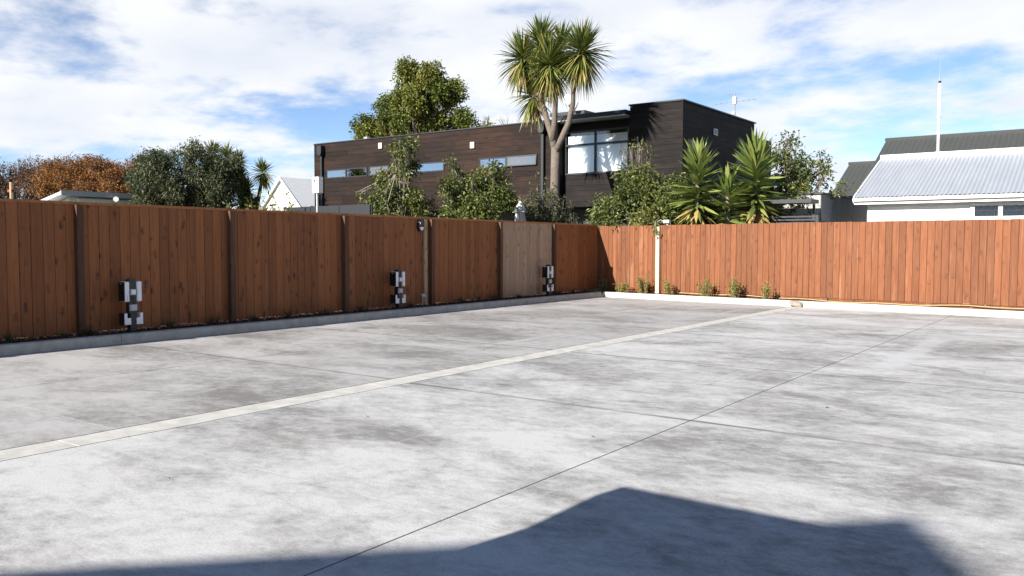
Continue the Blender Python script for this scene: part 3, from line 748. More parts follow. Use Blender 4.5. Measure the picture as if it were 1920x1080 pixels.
MB().add([(EX0, RY, RZ - .01), (EX1, RY, RZ - .01), (EX1, 31.5, EZ), (EX0, 31.5, EZ)], [(0, 1, 2, 3)]).obj('roof_sheet', 'galv', ct)
MB().tube([(EX0 - .05, RY, RZ + .03), (EX1, RY, RZ + .03)], .075, 8).obj('ridge_cap', 'whitepaint', ct, smooth=True)
MB().prism([(EY + .35, -.1), (31.2, -.1), (31.2, 2.86), (RY, RZ - .1), (EY + .35, 2.86)], 'x', -6.0, 4.4).obj('wall', 'whitepaint', ct)
MB().prism([(EY - .09, EZ - .11), (EY - .09, EZ - .025), (EY - .075, EZ - .025), (EY - .075, EZ - .095), (EY - .012, EZ - .095), (EY - .012, EZ - .03), (EY - .0, EZ - .03), (EY, EZ - .11)], 'x', EX0 - .02, EX1).obj('gutter', 'whitepaint', ct)
MB().box(EX0, EX1, EY + .002, EY + .028, EZ - .20, EZ - .035).obj('fascia', 'whitepaint', ct)
MB().box(EX0 + .02, EX1, EY + .03, EY + .345, EZ - .18, EZ - .155).obj('soffit', 'whitepaint', ct)
for s, (ya_, za_, yb2, zb_) in enumerate(((EY, EZ, RY, RZ), (RY, RZ, 31.5, EZ))):
    MB().add([(EX0 - .03, ya_, za_ + .03), (EX0 - .03, yb2, zb_ + .03), (EX0 - .03, yb2, zb_ - .15), (EX0 - .03, ya_, za_ - .15), (EX0 + .0, ya_, za_ + .03), (EX0 + .0, yb2, zb_ + .03), (EX0 + .0, yb2, zb_ - .15), (EX0 + .0, ya_, za_ - .15)],
             [(0, 1, 2, 3), (4, 5, 6, 7), (0, 1, 5, 4), (1, 2, 6, 5), (2, 3, 7, 6), (3, 0, 4, 7)]).obj('barge_board', 'whitepaint', ct)
for k in range(13):
    z = .9 + k * .14
    MB().prism([(EY + .347, z), (EY + .322, z + .004), (EY + .337, z + .138), (EY + .347, z + .138)], 'x', -6.0, -3.42 if z > 1.6 else 4.3).obj('weatherboard', 'whitepaint', ct)
window('y', EY + .31, -3.40, .6, 1.62, 2.63, [-2.70, -1.9, -1.1, -.3], 'pane_mirror', ct, fr='whitepaint', depth=.08, fw_=.10, transom=2.2)
MB().box(-3.3, .5, EY + .352, EY + .36, 1.7, 2.6).obj('window_backing', 'darkin', ct) if False else None
wb = MB()
for k in range(4):
    u0 = -3.30 + k * .8
    for j in range(1, 4): wb.box(u0 + j * .155 - .006, u0 + j * .155 + .006, EY + .298, EY + .304, 2.25, 2.53)
    wb.box(u0, u0 + .6, EY + .2975, EY + .3035, 2.385, 2.395)
wb.obj('glazing_bar', 'black', ct)
mk = (-4.72, 28.3)
ms_ = MB().tube([(mk[0], mk[1], 4.1), (mk[0], mk[1], 6.36)], .04, 10).obj('aerial_mast', 'whitepaint', ct, smooth=True)
MB().tube([(mk[0], mk[1], 6.36), (mk[0], mk[1], 6.43)], .04, 8).obj('collar', 'charcoal', ms_)
MB().tube([(mk[0], mk[1], 6.43), (mk[0], mk[1], 6.6), (mk[0], mk[1], 7.12)], [.02, .012, .004], 6).obj('whip', 'metal', ms_)
MB().tube([(mk[0], mk[1], 5.32), (mk[0], mk[1], 5.36)], .066, 10).obj('clamp', 'grey', ms_)
MB().tube([(mk[0] - .14, mk[1] - .1, 4.16), (mk[0] - .02, mk[1], 4.25), (mk[0] + .14, mk[1] + .02, 4.26)], [.06, .09, .05], 8).obj('flashing', 'grey', ms_)

# green steel roof behind
gr = thing('green_roofed_house', (-3, 37, 0), 'house with a dark green ribbed steel roof rising behind the cottage', 'house')
def gsheet(x0, x1, y0, z0, y1, z1, name='roof_sheet'):
    corr_sheet(x0, x1, .19, .012, y0, z0, y1, z1, 4).obj(name, 'greenroof', gr)
for i in range(8): gsheet(-8.3 + i * 1.9, -8.3 + (i + 1) * 1.9 - .002, 34.6, 4.02, 38.0, 5.88)
for i in range(2): gsheet(-9.35 + i * .95, -9.35 + (i + 1) * .95 - .002, 33.6, 3.35, 36.4, 4.82, 'porch_sheet')
MB().tube([(-8.35, 38, 5.9), (7, 38, 5.9)], .07, 6).obj('ridge_cap', 'greenroof', gr)
MB().tube([(-9.4, 36.4, 4.84), (-7.4, 36.4, 4.84)], .06, 6).obj('ridge_cap', 'greenroof', gr)
MB().prism([(34.9, -.1), (41, -.1), (41, 4.0), (38, 5.75), (34.9, 4.05)], 'x', -8.15, 6.7).obj('wall', 'plaster', gr)
MB().prism([(33.8, -.1), (34.88, -.1), (34.88, 3.9), (33.8, 3.3)], 'x', -9.2, -7.5).obj('porch_wall', 'plaster', gr)
MB().box(-8.34, -8.28, 34.6, 38.05, 3.95, 4.0).obj('barge_board', 'greenroof', gr) if False else None
g2 = thing('distant_green_roof_house', (-14, 52, 0), 'low far house with a grey green roof, seen between the right tree and the cottage', 'house')
MB().prism([(50, 3.2), (54, 5.05), (58, 3.2)], 'x', -14.3, -9).obj('roof', 'greenroof', g2)
MB().prism([(50.4, -.1), (57.6, -.1), (57.6, 3.19), (50.4, 3.19)], 'x', -14, -9.2).obj('wall', 'whitepaint', g2)

# grey panelled outbuilding + slatted screen
ob = thing('grey_outbuilding', (-8.5, 26, 0), 'grey panel-clad flat outbuilding beside the cottage gable', 'shed')
MB().box(-10.4, -6.93, 24.03, 29.5, -.1, 2.88).obj('wall', 'greywall', ob)
for k in range(5): MB().box(-6.925, -6.905, 24.0 + k * 1.1 + .004, 24.0 + (k + 1) * 1.1 - .004, .0, 2.9).obj('panel', 'greywall', ob)  # side face in shade: its shade is put into this darker grey
for k in range(3): MB().box(-10.4 + k * 1.16 + .004, -10.4 + (k + 1) * 1.16 - .004, 24.0, 24.025, .0, 2.9).obj('panel', 'kerb', ob)  # same cladding in a paler tone: sunlight on the front painted into the colour
MB().box(-10.5, -6.86, 23.94, 29.6, 2.905, 2.95).obj('roof', 'charcoal', ob)
sc = thing('slatted_screen', (-7.6, 23.2, 0), 'dark slatted screen with a frame, between the right tree and the grey outbuilding', 'screen')
for k in range(17): piece('slat', 'charcoal', sc, (-7.35, 23.2, .9 + k * .085), (1.2, .03, .045))
for x in (-7.97, -6.77): piece('post', 'charcoal', sc, (x, 23.2, 1.15), (.06, .06, 2.3))
MB().box(-8.6, -6.85, 22.9, 23.6, 2.62, 2.72).obj('canopy', 'charcoal', sc)
for x in (-8.5, -6.95): piece('post', 'charcoal', sc, (x, 23.5, 1.3), (.06, .06, 2.62))

# ================================================================== LEFT BACKGROUND BUILDINGS
lb_ = thing('low_white_building', (-38, 19, 0), 'low white building with a grey flat roof edge, left above the brown fence', 'building')
MB().prism([(-40.5, 2.75), (-35.9, 3.56), (-35.9, 3.70), (-40.5, 2.89)], 'y', 17.35, 21.9).obj('roof', 'grey', lb_)
MB().box(-35.895, -35.86, 17.3, 21.95, 3.50, 3.715).obj('fascia', 'grey', lb_)
MB().prism([(-40, -.1), (-36.4, -.1), (-36.4, 3.465), (-40, 2.83)], 'y', 17.9, 21.6).obj('wall', 'whitepaint', lb_)
MB().box(-36.39, -36.2, 18.2, 21.3, 3.16, 3.42).obj('gutter', 'whitepaint', lb_)
ds = MB().tube([(-35.7, 19.55, 2.9), (-35.7, 19.55, 3.42)], .02, 6).obj('dish_stand', 'metal', lb_)
MB().tube([(-35.70, 19.55, 3.42), (-35.67, 19.54, 3.425), (-35.63, 19.52, 3.43)], [.03, .09, .115], 14).obj('dish', 'whitepaint', ds)
wg = thing('white_gabled_house', (-43, 36, 0), 'small white house with a pale gable roof, left of the dark house', 'house')
gx, gy = -40.75, 32.4
MB().prism([(gx - 1.7, 3.62), (gx, 5.36), (gx + 1.7, 3.62)], 'y', gy + .15, gy + 8).obj('gable_wall', 'whitepaint', wg)
MB().box(gx - 1.6, gx + 1.6, gy + .2, gy + 7.9, -.1, 3.61).obj('wall', 'whitepaint', wg)
for s in (-1, 1):
    MB().prism([(gx, 5.38), (gx + s * 1.95, 3.45), (gx + s * 1.95, 3.53), (gx, 5.47)], 'y', gy, gy + 8.2).obj('roof', 'whitepaint', wg)
    MB().prism([(gx, 5.33), (gx + s * 1.97, 3.40), (gx + s * 1.97, 3.55), (gx, 5.49)], 'y', gy - .05, gy - .004).obj('barge_board', 'whitepaint', wg)
MB().box(gx + .9, gx + 1.55, gy + .12, gy + .147, 3.0, 3.45).obj('window', 'pane_mirror', wg)
MB().box(-45.5, gx - 1.75, gy - .5, gy + 3, -.1, 3.85).obj('lean_to', 'whitepaint', wg)
ut = thing('utility_cabinet', (-15.55, 13.45, 0), 'white cabinet on a thin pole, at the left end of the dark house', 'cabinet')
MB().tube([(-15.55, 13.45, -.1), (-15.55, 13.45, 2.72)], .03, 8).obj('pole', 'metal', ut)
cb = MB().box(-15.66, -15.44, 13.39, 13.54, 2.70, 3.08).obj('cabinet', 'whitepaint', ut, bevel=.012)
MB().box(-15.60, -15.55, 13.382, 13.389, 2.98, 3.01).obj('mark', 'black', cb)
MB().box(-15.58, -15.54, 13.382, 13.389, 2.955, 2.972).obj('mark', 'black', cb)
dw = thing('dark_steel_fence', (-18, 16, 0), 'charcoal steel fence panels below the left end of the dark house', 'fence')
for k in range(3): MB().box(-20.0 + k * 1.2 + .01, -20.0 + (k + 1) * 1.2 - .01, 16, 16.03, .05, 2.56).obj('panel', 'charcoal', dw)
for k in range(4): piece('post', 'charcoal', dw, (-20.0 + k * 1.2, 16.06, 1.28), (.05, .05, 2.6))
tp = thing('timber_pole', (-21.46, 9.2, 0), 'short orange timber pole with a crosspiece, far left above the fence', 'pole')
MB().tube([(-21.46, 9.2, -.1), (-21.46, 9.2, 2.95)], .045, 8).obj('pole', 'raw', tp)
MB().box(-21.62, -21.40, 9.17, 9.23, 2.72, 2.78).obj('crosspiece', 'stain', tp)
um = thing('garden_umbrella', (-16.4, 22.9, 0), 'closed white garden umbrella behind the unstained fence bay', 'umbrella')
MB().tube([(-16.4, 22.9, -.1), (-16.4, 22.9, 2.98)], .025, 8).obj('pole', 'metal', um)
V = []; F = []; zsn = [(2.98, .012), (2.86, .06), (2.62, .20), (2.585, .225), (2.58, .13), (2.2, .19), (1.7, .20), (1.5, .16)]; nn = 20
for z, r_ in zsn:
    for k in range(nn):
        a = 2 * math.pi * k / nn; q = r_ * (1 + (.20 if k % 2 else -.15)); V.append((-16.4 + q * math.cos(a), 22.9 + q * math.sin(a), z - (.04 if k % 2 else 0) * (r_ > .1)))
for i in range(len(zsn) - 1):
    for k in range(nn): F.append((i * nn + k, i * nn + (k + 1) % nn, (i + 1) * nn + (k + 1) % nn, (i + 1) * nn + k))
MB().add(V, F).obj('canopy', 'canvas', um)

# ================================================================== PLANTS
def bez(a, b, c, n):
    a, b, c = map(np.array, (a, b, c)); return [tuple((1 - t) ** 2 * a + 2 * t * (1 - t) * b + t * t * c) for t in np.linspace(0, 1, n)]
def tree(name, label, cat, base, trunk_top, clusters, leaf, n_leaf, mat, bark='bark', r0=.12, lean=(0, 0), twigs=4, seed=0, group=None,
         tone=(0, 1), out=.6, droop=.2, hollow=.55, twig_r=.008, start=.35):
    """trunk and limbs reach every leaf cluster; leaves fill the clusters unevenly.
    clusters: (x,y,z,rx,rz) in world; leaf=(length,width)"""
    rng = np.random.default_rng(seed); t = thing(name, base, label, cat, group); m = MB()
    b = np.array(base, float); b[2] -= .12; tt = np.array(trunk_top, float)
    m.tube(bez(b, (b + tt) / 2 + rng.normal(size=3) * .08 * r0 * 6, tt, 7), list(np.linspace(r0, r0 * .55, 7)), 8)
    Ps, Ds, To = [], [], []
    tot = sum(c[3] ** 2 * c[4] for c in clusters) ** 1.0
    for c in clusters:
        cc = np.array(c[:3]); rx, rz = c[3], c[4]
        s = b + (tt - b) * rng.uniform(start, 1.0); mid = (s + cc) / 2 + np.array([0, 0, -.12 * np.linalg.norm(cc - s)]) + rng.normal(size=3) * .1 * rx
        rr_ = max(.012, r0 * .35 * min(1, rx / .6) ** .5)
        m.tube(bez(s, mid, cc, 6), list(np.linspace(rr_, twig_r * 1.3, 6)), 5, False)
        tips = []
        for _ in range(twigs):
            d = unit(rng.normal(size=3) + np.array([0, 0, .25])); e = cc + d * np.array([rx, rx, rz]) * rng.uniform(.6, 1.08)
            q = s + (cc - s) * rng.uniform(.6, 1); m.tube(bez(q, (q + e) / 2 + rng.normal(size=3) * .08 * rx, e, 4), list(np.linspace(twig_r * 1.2, twig_r * .4, 4)), 3, False); tips.append((q, e))
        n = max(6, int(n_leaf * (rx * rx * rz / tot)))
        # leaves gather along twigs and in a shell
        k = int(n * .55)
        d = unit(rng.normal(size=(k, 3))); rad = rng.uniform(hollow, 1.0, k) ** .6 * (1 + .18 * rng.normal(size=k))
        p1 = cc + d * rad[:, None] * np.array([rx, rx, rz]); d1 = d * out + rng.normal(size=(k, 3)) * .6
        ti = rng.integers(0, len(tips), n - k); tq = rng.uniform(.25, 1.05, n - k)
        A = np.array([x[0] for x in tips])[ti]; B = np.array([x[1] for x in tips])[ti]
        p2 = A + (B - A) * tq[:, None] + rng.normal(size=(n - k, 3)) * .10 * rx; d2 = unit(B - A) * out + rng.normal(size=(n - k, 3)) * .6
        Ps += [p1, p2]; Ds += [d1, d2]
        base_t = rng.normal() * .15
        To.append(np.clip(rng.beta(2.2, 2.6, n) * (tone[1] - tone[0]) + tone[0] + base_t, 0, .93))
    P = np.concatenate(Ps); D = np.concatenate(Ds); T = np.concatenate(To)
    odd = rng.random(len(T)) < .008; T[odd] = rng.uniform(.9, 1, odd.sum())
    D[:, 2] -= droop
    v = leaves(rng, P, D, leaf[0] * rng.uniform(.6, 1.25, len(P)), leaf[1] * rng.uniform(.7, 1.2, len(P)))
    m.obj('trunk', bark, t, smooth=True)
    mobj('crown', arr_mesh('crown', v, LEAF, mat, T), t)
    return t
def blob(rng, c, r, n, rr_, flat=1.0, keep=None, zmin=None):
    """cluster centres spread through an uneven crown"""
    out = []
    while len(out) < n:
        d = unit(rng.normal(size=3)); q = rng.uniform(.15, 1.0) ** .45
        p = np.array(c) + d * q * np.array(r)
        if zmin is not None and p[2] < zmin: continue
        if keep is not None and not keep(p): continue
        s = rng.uniform(*rr_); out.append((*p, s, s * flat))
    return out

# --- big broadleaf behind the dark house
rng = np.random.default_rng(101)
cl = []
for c, r, n in (((-39.0, 42.0, 9.2), (2.6, 2.4, 1.9), 34), ((-38.6, 41.4, 10.6), (1.6, 1.2, 1.0), 14), ((-41.2, 40.9, 8.9), (1.3, 1.2, 1.2), 11), ((-40.2, 41.4, 10.6), (1.2, 1.2, .9), 9), ((-38.9, 42.0, 12.0), (1.1, 1.1, .9), 9), ((-37.0, 43.0, 11.4), (1.2, 1.2, 1.0), 9),
                ((-36.2, 43.5, 9.6), (1.2, 1.1, .9), 8), ((-34.7, 44.0, 8.5), (1.5, 1.2, .6), 9), ((-38.8, 41.8, 13.2), (.5, .5, .4), 3), ((-37.8, 42.4, 12.6), (.8, .8, .5), 5), ((-41.8, 40.6, 7.7), (1.2, 1.0, .6), 6)):
    cl += blob(rng, c, r, n, (.42, .78))
tree('broadleaf_tree', 'big round green broadleaf tree rising behind the dark house roof', 'tree', (-38.6, 42.2, 0), (-38.5, 42.1, 9.0), cl, (.20, .11), 66000, 'lf_big', 'bark', .32, twigs=8, seed=5, twig_r=.02, hollow=.45, start=.6)
# bare trees
def bare(name, label, base, top, spread, n, seed, bark='bark_pale', r0=.08, z0=.35, fine=1.0, group=None):
    rng = np.random.default_rng(seed); t = thing(name, base, label, 'tree', group); m = MB(); b = np.array(base, float); b[2] -= .1; tp_ = np.array([base[0], base[1], top])
    m.tube(bez(b, (b + tp_) / 2 + rng.normal(size=3) * .15, tp_ - np.array([0, 0, (top) * .25]), 6), list(np.linspace(r0, r0 * .4, 6)), 6)
    def grow(p, d, L, r, lv):
        e = p + d * L; md = (p + e) / 2 + rng.normal(size=3) * L * .10
        m.tube(bez(p, md, e, 4), list(np.linspace(r, r * .5, 4)), 4 if lv > 1 else 3, False)
        if lv == 0: return
        for _ in range(rng.integers(3, 5)):
            q = p + (e - p) * rng.uniform(.35, 1); dd = unit(d + rng.normal(size=3) * .55 + np.array([0, 0, .18])); grow(q, dd, L * rng.uniform(.45, .75), r * .55, lv - 1)
    for _ in range(n):
        s = b + (tp_ - b) * rng.uniform(z0, .75); d = unit(np.array([rng.normal() * spread, rng.normal() * spread, rng.uniform(.5, 1.1)])); grow(s, d, (top - s[2]) * rng.uniform(.35, .6), r0 * .35 * fine, 3)
    m.obj('branches', bark, t); return t
bare('bare_tree', 'leafless pale tree just right of the big broadleaf tree', (-36.0, 47.5, 0), 11.3, .8, 9, 7, r0=.14, z0=.6)
bare('bare_tree', 'leafless tree between the big broadleaf tree and the cabbage tree', (-33.0, 47.5, 0), 11.2, .8, 8, 17, r0=.13, z0=.6)
bare('bare_tree', 'leafless grey tree left of the white gabled house', (-42.3, 31.0, 0), 5.9, 1.0, 16, 8, 'bark_dark', .09, .35)

# --- autumn trees, far left
AUT = 'autumn trees above the left end of the fence'
def autumn(base, c, r, n, leafn, mat, seed, label, rr_=(.6, 1.1)):
    rng = np.random.default_rng(seed); cl = blob(rng, c, r, n, rr_, .75)
    tree('autumn_tree', label, 'tree', base, (base[0], base[1], c[2] - .4), cl, (.15, .09), int(leafn * 2.2), mat, 'bark_dark', .28, twigs=16, seed=seed, group=AUT, twig_r=.026, hollow=.35, start=.45)
autumn((-80.5, 34.7, 0), (-80.5, 34.7, 6.6), (5.6, 5.6, 2.4), 40, 7500, 'lf_brown', 31, 'half-bare brown tree at the far left edge', (.8, 1.4))
autumn((-75.2, 37.0, 0), (-75.2, 37.0, 6.9), (3.8, 4.2, 2.2), 32, 9000, 'lf_brown', 32, 'brownish autumn tree next to the far left half-bare one', (.8, 1.3))
autumn((-67.4, 34.6, 0), (-67.4, 34.6, 6.0), (3.6, 3.6, 2.0), 38, 15000, 'lf_autumn', 33, 'orange autumn tree with dense leaves, second from the grey-green tree')
autumn((-61.5, 33.6, 0), (-61.5, 33.6, 5.7), (3.4, 3.6, 2.1), 36, 14000, 'lf_autumn', 34, 'orange autumn tree right beside the dense grey-green tree')

# --- dense grey-green tree and cabbage tree beside it
rng = np.random.default_rng(41)
cl = blob(rng, (-32.9, 20.95, 4.05), (2.0, 2.0, 1.6), 72, (.34, .6), 1.0) + blob(rng, (-31.9, 21.95, 4.3), (1.3, 1.3, 1.3), 30, (.3, .5)) + blob(rng, (-32.5, 21.15, 2.2), (1.9, 1.9, .9), 34, (.35, .55))
tree('dense_evergreen_tree', 'dense grey-green evergreen tree between the orange trees and the dark house', 'tree', (-33, 20.8, 0), (-33, 20.8, 3.4), cl, (.13, .05), 60000, 'lf_olive', 'bark_dark', .2, twigs=10, seed=42, droop=.55, hollow=.3, start=.3)

def sword_head(rng, c, n, L, W, name, parent, mat, up_bias=.35, dead=.12, axis=(0, 0, 1)):
    th = rng.uniform(0, 2 * math.pi, n); q = np.linspace(1, 0, n); el = np.where(q > .22, -.85 + 2.2 * ((q - .22) / .78) ** .95, -1.0 + rng.uniform(-.3, .2, n)) + rng.normal(size=n) * .12
    el = np.clip(el, -1.35, 1.5)
    D = np.stack([np.cos(th) * np.cos(el), np.sin(th) * np.cos(el), np.sin(el)], 1) + np.array(axis) * .12
    P = np.array(c) + D * .04 + np.array([0, 0, 1.]) * (q[:, None] - .5) * .32 + rng.normal(size=(n, 3)) * .02
    ll = L * rng.uniform(.72, 1.12, n) * np.where(el < -.5, .85, 1)
    dr = np.clip(.10 + .34 * (1 - q) + rng.normal(size=n) * .07, .02, .8)
    tone = np.clip(.37 + rng.normal(size=n) * .19 + np.where(q < .42, (.42 - q) * 1.0, 0) + (rng.random(n) < dead) * .2, 0, 1)
    v = swords(rng, P, D, ll, W * rng.uniform(.8, 1.15, n), dr)
    return mobj(name, arr_mesh(name, v, SWORD, mat, tone), parent)
# left cabbage tree (far)
rng = np.random.default_rng(51)
cb_ = thing('cabbage_tree', (-32.1, 24.0, 0), 'far cabbage tree with several leaf heads beside the dense grey-green tree', 'tree')
m = MB(); heads = [(-33.2, 22.7, 5.45), (-32.7, 23.1, 5.3), (-32.3, 23.4, 5.05), (-31.5, 24.1, 4.65), (-32.3, 23.5, 4.4), (-32.0, 23.6, 3.8), (-32.6, 23.2, 4.7), (-32.2, 23.5, 3.3)]
m.tube([(-32.0, 24.0, -.1), (-31.9, 23.95, 2.2), (-31.9, 24, 3.6)], [.2, .15, .13], 8)
for h in heads: m.tube(bez((-31.9, 24, 3.0), (h[0] * .5 - 31.9 * .5, h[1] * .5 + 12, h[2] - 1.0), h, 6), [.11, .1, .09, .08, .07, .06], 6)
m.obj('trunk', 'bark_dark', cb_, smooth=True)
for h in heads: sword_head(rng, h, 190, .66, .06, 'leaf_head', cb_, 'lf_sword', dead=.05)

# --- the tall cabbage tree in front of the dark house
rng = np.random.default_rng(61)
ctree = thing('cabbage_tree', (-15.94, 24.3, 0), 'tall cabbage tree with a bare forked trunk before the big white-blinded windows', 'tree')
m = MB()
m.tube([(-15.93, 24.3, -.1), (-15.95, 24.3, 1.5), (-15.94, 24.3, 3.0), (-15.93, 24.3, 4.0), (-15.92, 24.3, 4.8)], [.215, .18, .165, .155, .15], 12)
def limb(*pts, r=(.11, .07)): m.tube(pts, list(np.linspace(r[0], r[1], len(pts))), 8)
limb((-15.92, 24.3, 4.6), (-15.6, 24.25, 5.15), (-15.35, 24.25, 5.6), (-15.17, 24.2, 6.2), (-15.10, 24.15, 6.9), (-14.85, 24.1, 7.65), r=(.12, .065))
limb((-15.94, 24.3, 4.7), (-16.05, 24.3, 5.2), (-16.25, 24.3, 5.7), (-16.45, 24.3, 6.3), (-16.6, 24.3, 7.0), (-16.62, 24.35, 8.1), r=(.14, .06))
limb((-16.02, 24.28, 5.0), (-15.90, 24.2, 5.6), (-15.80, 24.1, 6.2), (-15.72, 24.05, 6.8), (-15.86, 24.0, 7.4), r=(.115, .06))
limb((-16.3, 24.3, 6.0), (-16.6, 24.4, 6.15), (-16.9, 24.45, 6.5), r=(.07, .05))
limb((-16.55, 24.3, 6.9), (-16.9, 24.25, 7.4), (-17.3, 24.2, 7.95), r=(.07, .05))
limb((-15.10, 24.15, 5.95), (-14.98, 24.1, 6.05), (-14.86, 24.05, 6.2), r=(.035, .01))
m.obj('trunk', 'bark_palm', ctree, smooth=True)
for c, n, L in (((-16.6, 24.4, 8.35), 400, 1.06), ((-17.2, 24.15, 7.9), 400, 1.03), ((-15.9, 23.9, 7.5), 500, 1.10), ((-14.76, 24.1, 7.8), 480, 1.10), ((-16.95, 24.45, 6.65), 280, .92), ((-16.0, 24.75, 8.2), 240, .95)):
    hd = sword_head(rng, c, n, L, .062, 'leaf_head', ctree, 'lf_sword')
    k = 55; th = rng.uniform(0, 6.28, k); D = np.stack([np.cos(th) * .4, np.sin(th) * .4, np.full(k, -1.)], 1) + rng.normal(size=(k, 3)) * .12
    P = np.array(c) + np.stack([np.cos(th) * .1, np.sin(th) * .1, rng.uniform(-.35, -.1, k)], 1)
    mobj('dead_skirt', arr_mesh('dead_skirt', swords(rng, P, D, L * rng.uniform(.45, .85, k), .045, .1), SWORD, 'lf_sword', rng.uniform(.8, 1, k)), hd)

# --- yuccas: single leaves are parts
def yucca(base, z0, z1, rad, n, label, seed, lean=0.0):
    rng = np.random.default_rng(seed); t = thing('yucca', base, label, 'yucca', None)
    MB().tube([(base[0], base[1], -.12), (base[0] + lean * .3, base[1], z0), (base[0] + lean, base[1], z1 - .25)], [.11, .085, .05], 8).obj('stem', 'bark', t, smooth=True)
    proto = {}
    for k in range(6):
        for tn in range(5):
            v = swords(rng, np.zeros((1, 3)), np.array([[1., 0, 0]]), 1.0, .15, .03 + .035 * k)
            me = arr_mesh('leaf', v, SWORD, 'lf_yucca', np.array([(.15, .38, .58, .84, .97)[tn]])); proto[(k, tn)] = me
    for i in range(n):
        q = i / (n - 1)                                # 0 low .. 1 top
        z = z0 + (z1 - .25 - z0) * q ** .9; th = rng.uniform(0, 2 * math.pi)
        el = -1.15 + 1.15 * (q / .3) if q < .3 else .0 + 1.40 * ((q - .3) / .7) ** 2.0; el += rng.normal() * .13
        L = rad * rng.uniform(.85, 1.18) * (.9 if q < .2 else 1.0)
        tn = 4 if q < .13 else (3 if q < .24 and rng.random() < .7 else (2 if rng.random() < .35 else (1 if rng.random() < .65 else 0)))
        me = proto[(int(rng.integers(0, 3)) + (3 if q < .3 else 0), tn)]
        o = bpy.data.objects.new('leaf', me); COL.objects.link(o); o.parent = t
        o.location = (lean * q, 0, z); o.rotation_euler = (rng.normal() * .3, -el, th); o.scale = (L, rng.uniform(.6, .9), L)
    return t
yucca((-9.82, 22.25, 0), 2.1, 3.98, .80, 298, 'yucca with a tall shaggy leaf head, nearer to the black house corner', 71, .03)
yucca((-8.42, 23.1, 0), 2.1, 4.10, .88, 298, 'yucca with a broad shaggy leaf head, beside the right-hand tree', 72, -.04)
yucca((-9.02, 22.5, 0), 1.7, 3.4, .62, 150, 'small low yucca between the two tall yuccas', 73)

# --- garden trees and shrubs behind the fences
GT = 'leafy garden trees behind the fences'
def garden(base, parts, nleaf, seed, label, zt, leaf=(.13, .054), tone=(0, 1), r0=.05, tw=6):
    rng = np.random.default_rng(seed); cl = []
    for c, r, n, rr_ in parts: cl += blob(rng, c, [q * 1.08 for q in r], n, (rr_[0] * 1.0, rr_[1] * 1.3), .95)
    tree('garden_tree', label, 'tree', base, (base[0], base[1], zt), cl, leaf, nleaf, 'lf_garden', 'bark_pale', r0, twigs=tw, seed=seed, group=GT, tone=tone, droop=.35, twig_r=.007, hollow=.15, start=.25)
garden((-18.9, 19.8, 0), [((-18.95, 19.8, 2.6), (1.05, 1.0, .8), 26, (.24, .42)), ((-18.9, 19.85, 3.6), (.7, .7, .6), 11, (.2, .34)), ((-18.7, 19.9, 4.5), (.45, .45, .6), 8, (.14, .26)), ((-19.9, 19.2, 3.0), (.5, .4, .2), 4, (.12, .2))], 10500, 81, 'slender leafy tree before the left half of the dark house, tallest at its tip', 4.4)
garden((-16.7, 20.9, 0), [((-16.6, 20.9, 2.5), (1.0, .9, .6), 18, (.24, .4)), ((-17.0, 20.7, 3.3), (.6, .6, .6), 9, (.2, .34)), ((-16.1, 21.2, 3.3), (.5, .5, .5), 8, (.2, .32)), ((-17.3, 20.5, 4.05), (.2, .2, .35), 3, (.13, .22)), ((-16.15, 21.2, 3.95), (.2, .2, .25), 3, (.13, .2))], 11500, 82, 'two-topped leafy tree behind the wall lamp bay, left of the umbrella', 3.6)
garden((-11.8, 22.7, 0), [((-11.9, 22.7, 2.55), (1.4, .7, .75), 32, (.26, .44)), ((-11.6, 22.9, 3.2), (1.0, .6, .5), 13, (.22, .36)), ((-12.2, 22.6, 3.4), (.7, .5, .35), 7, (.18, .28)), ((-12.0, 22.7, 4.2), (.5, .4, .45), 5, (.10, .18)), ((-11.0, 22.6, 2.35), (.7, .5, .4), 9, (.24, .4)), ((-11.5, 21.75, 2.1), (.7, .15, .12), 4, (.14, .2))], 18000, 83, 'wide leafy tree spilling over the fence corner, left of the yuccas', 3.4)
garden((-7.9, 24.6, 0), [((-8.1, 24.4, 2.7), (.9, .8, .8), 16, (.24, .4)), ((-7.9, 24.6, 3.6), (.8, .6, .6), 10, (.2, .32)), ((-7.4, 24.9, 3.7), (.6, .4, .5), 6, (.12, .22)), ((-7.0, 25.0, 3.3), (.45, .3, .4), 5, (.12, .2)), ((-8.2, 24.9, 4.5), (.3, .3, .3), 3, (.14, .22))], 8000, 84, 'open-branched leafy tree right of the yuccas, against the sky', 3.6)
garden((-10.4, 23.4, 0), [((-10.5, 23.4, 2.5), (.9, .5, .5), 12, (.26, .4)), ((-8.9, 23.8, 2.4), (.9, .5, .5), 10, (.26, .4))], 8000, 85, 'low dark leafy tree filling the gaps behind the yuccas', 2.4)
# overhanging sprig at the pale post
rng = np.random.default_rng(86)
spg = thing('overhanging_sprig', (-10.62, fence_y(-10.62) - .12, 2.0), 'leafy sprig hanging over the pale post of the sunlit fence', 'sprig')
MB().tube([(-10.75, fence_y(-10.7) + .25, 2.25), (-10.70, fence_y(-10.7) - .05, 2.16), (-10.64, fence_y(-10.6) - .2, 1.98), (-10.6, fence_y(-10.6) - .24, 1.8)], [.012, .009, .006, .003], 5).obj('twig', 'bark_pale', spg)
n = 46; q = rng.random(n); P = np.stack([-10.74 + .16 * q + rng.normal(size=n) * .05, fence_y(-10.65) - .02 - .22 * q + rng.normal(size=n) * .03, 2.16 - .36 * q + rng.normal(size=n) * .03], 1)
mobj('leaves', arr_mesh('leaves', leaves(rng, P, rng.normal(size=(n, 3)) + np.array([0, -.2, -.9]), .11 * rng.uniform(.7, 1.2, n), .045), LEAF, 'lf_garden', rng.uniform(.2, .85, n)), spg)

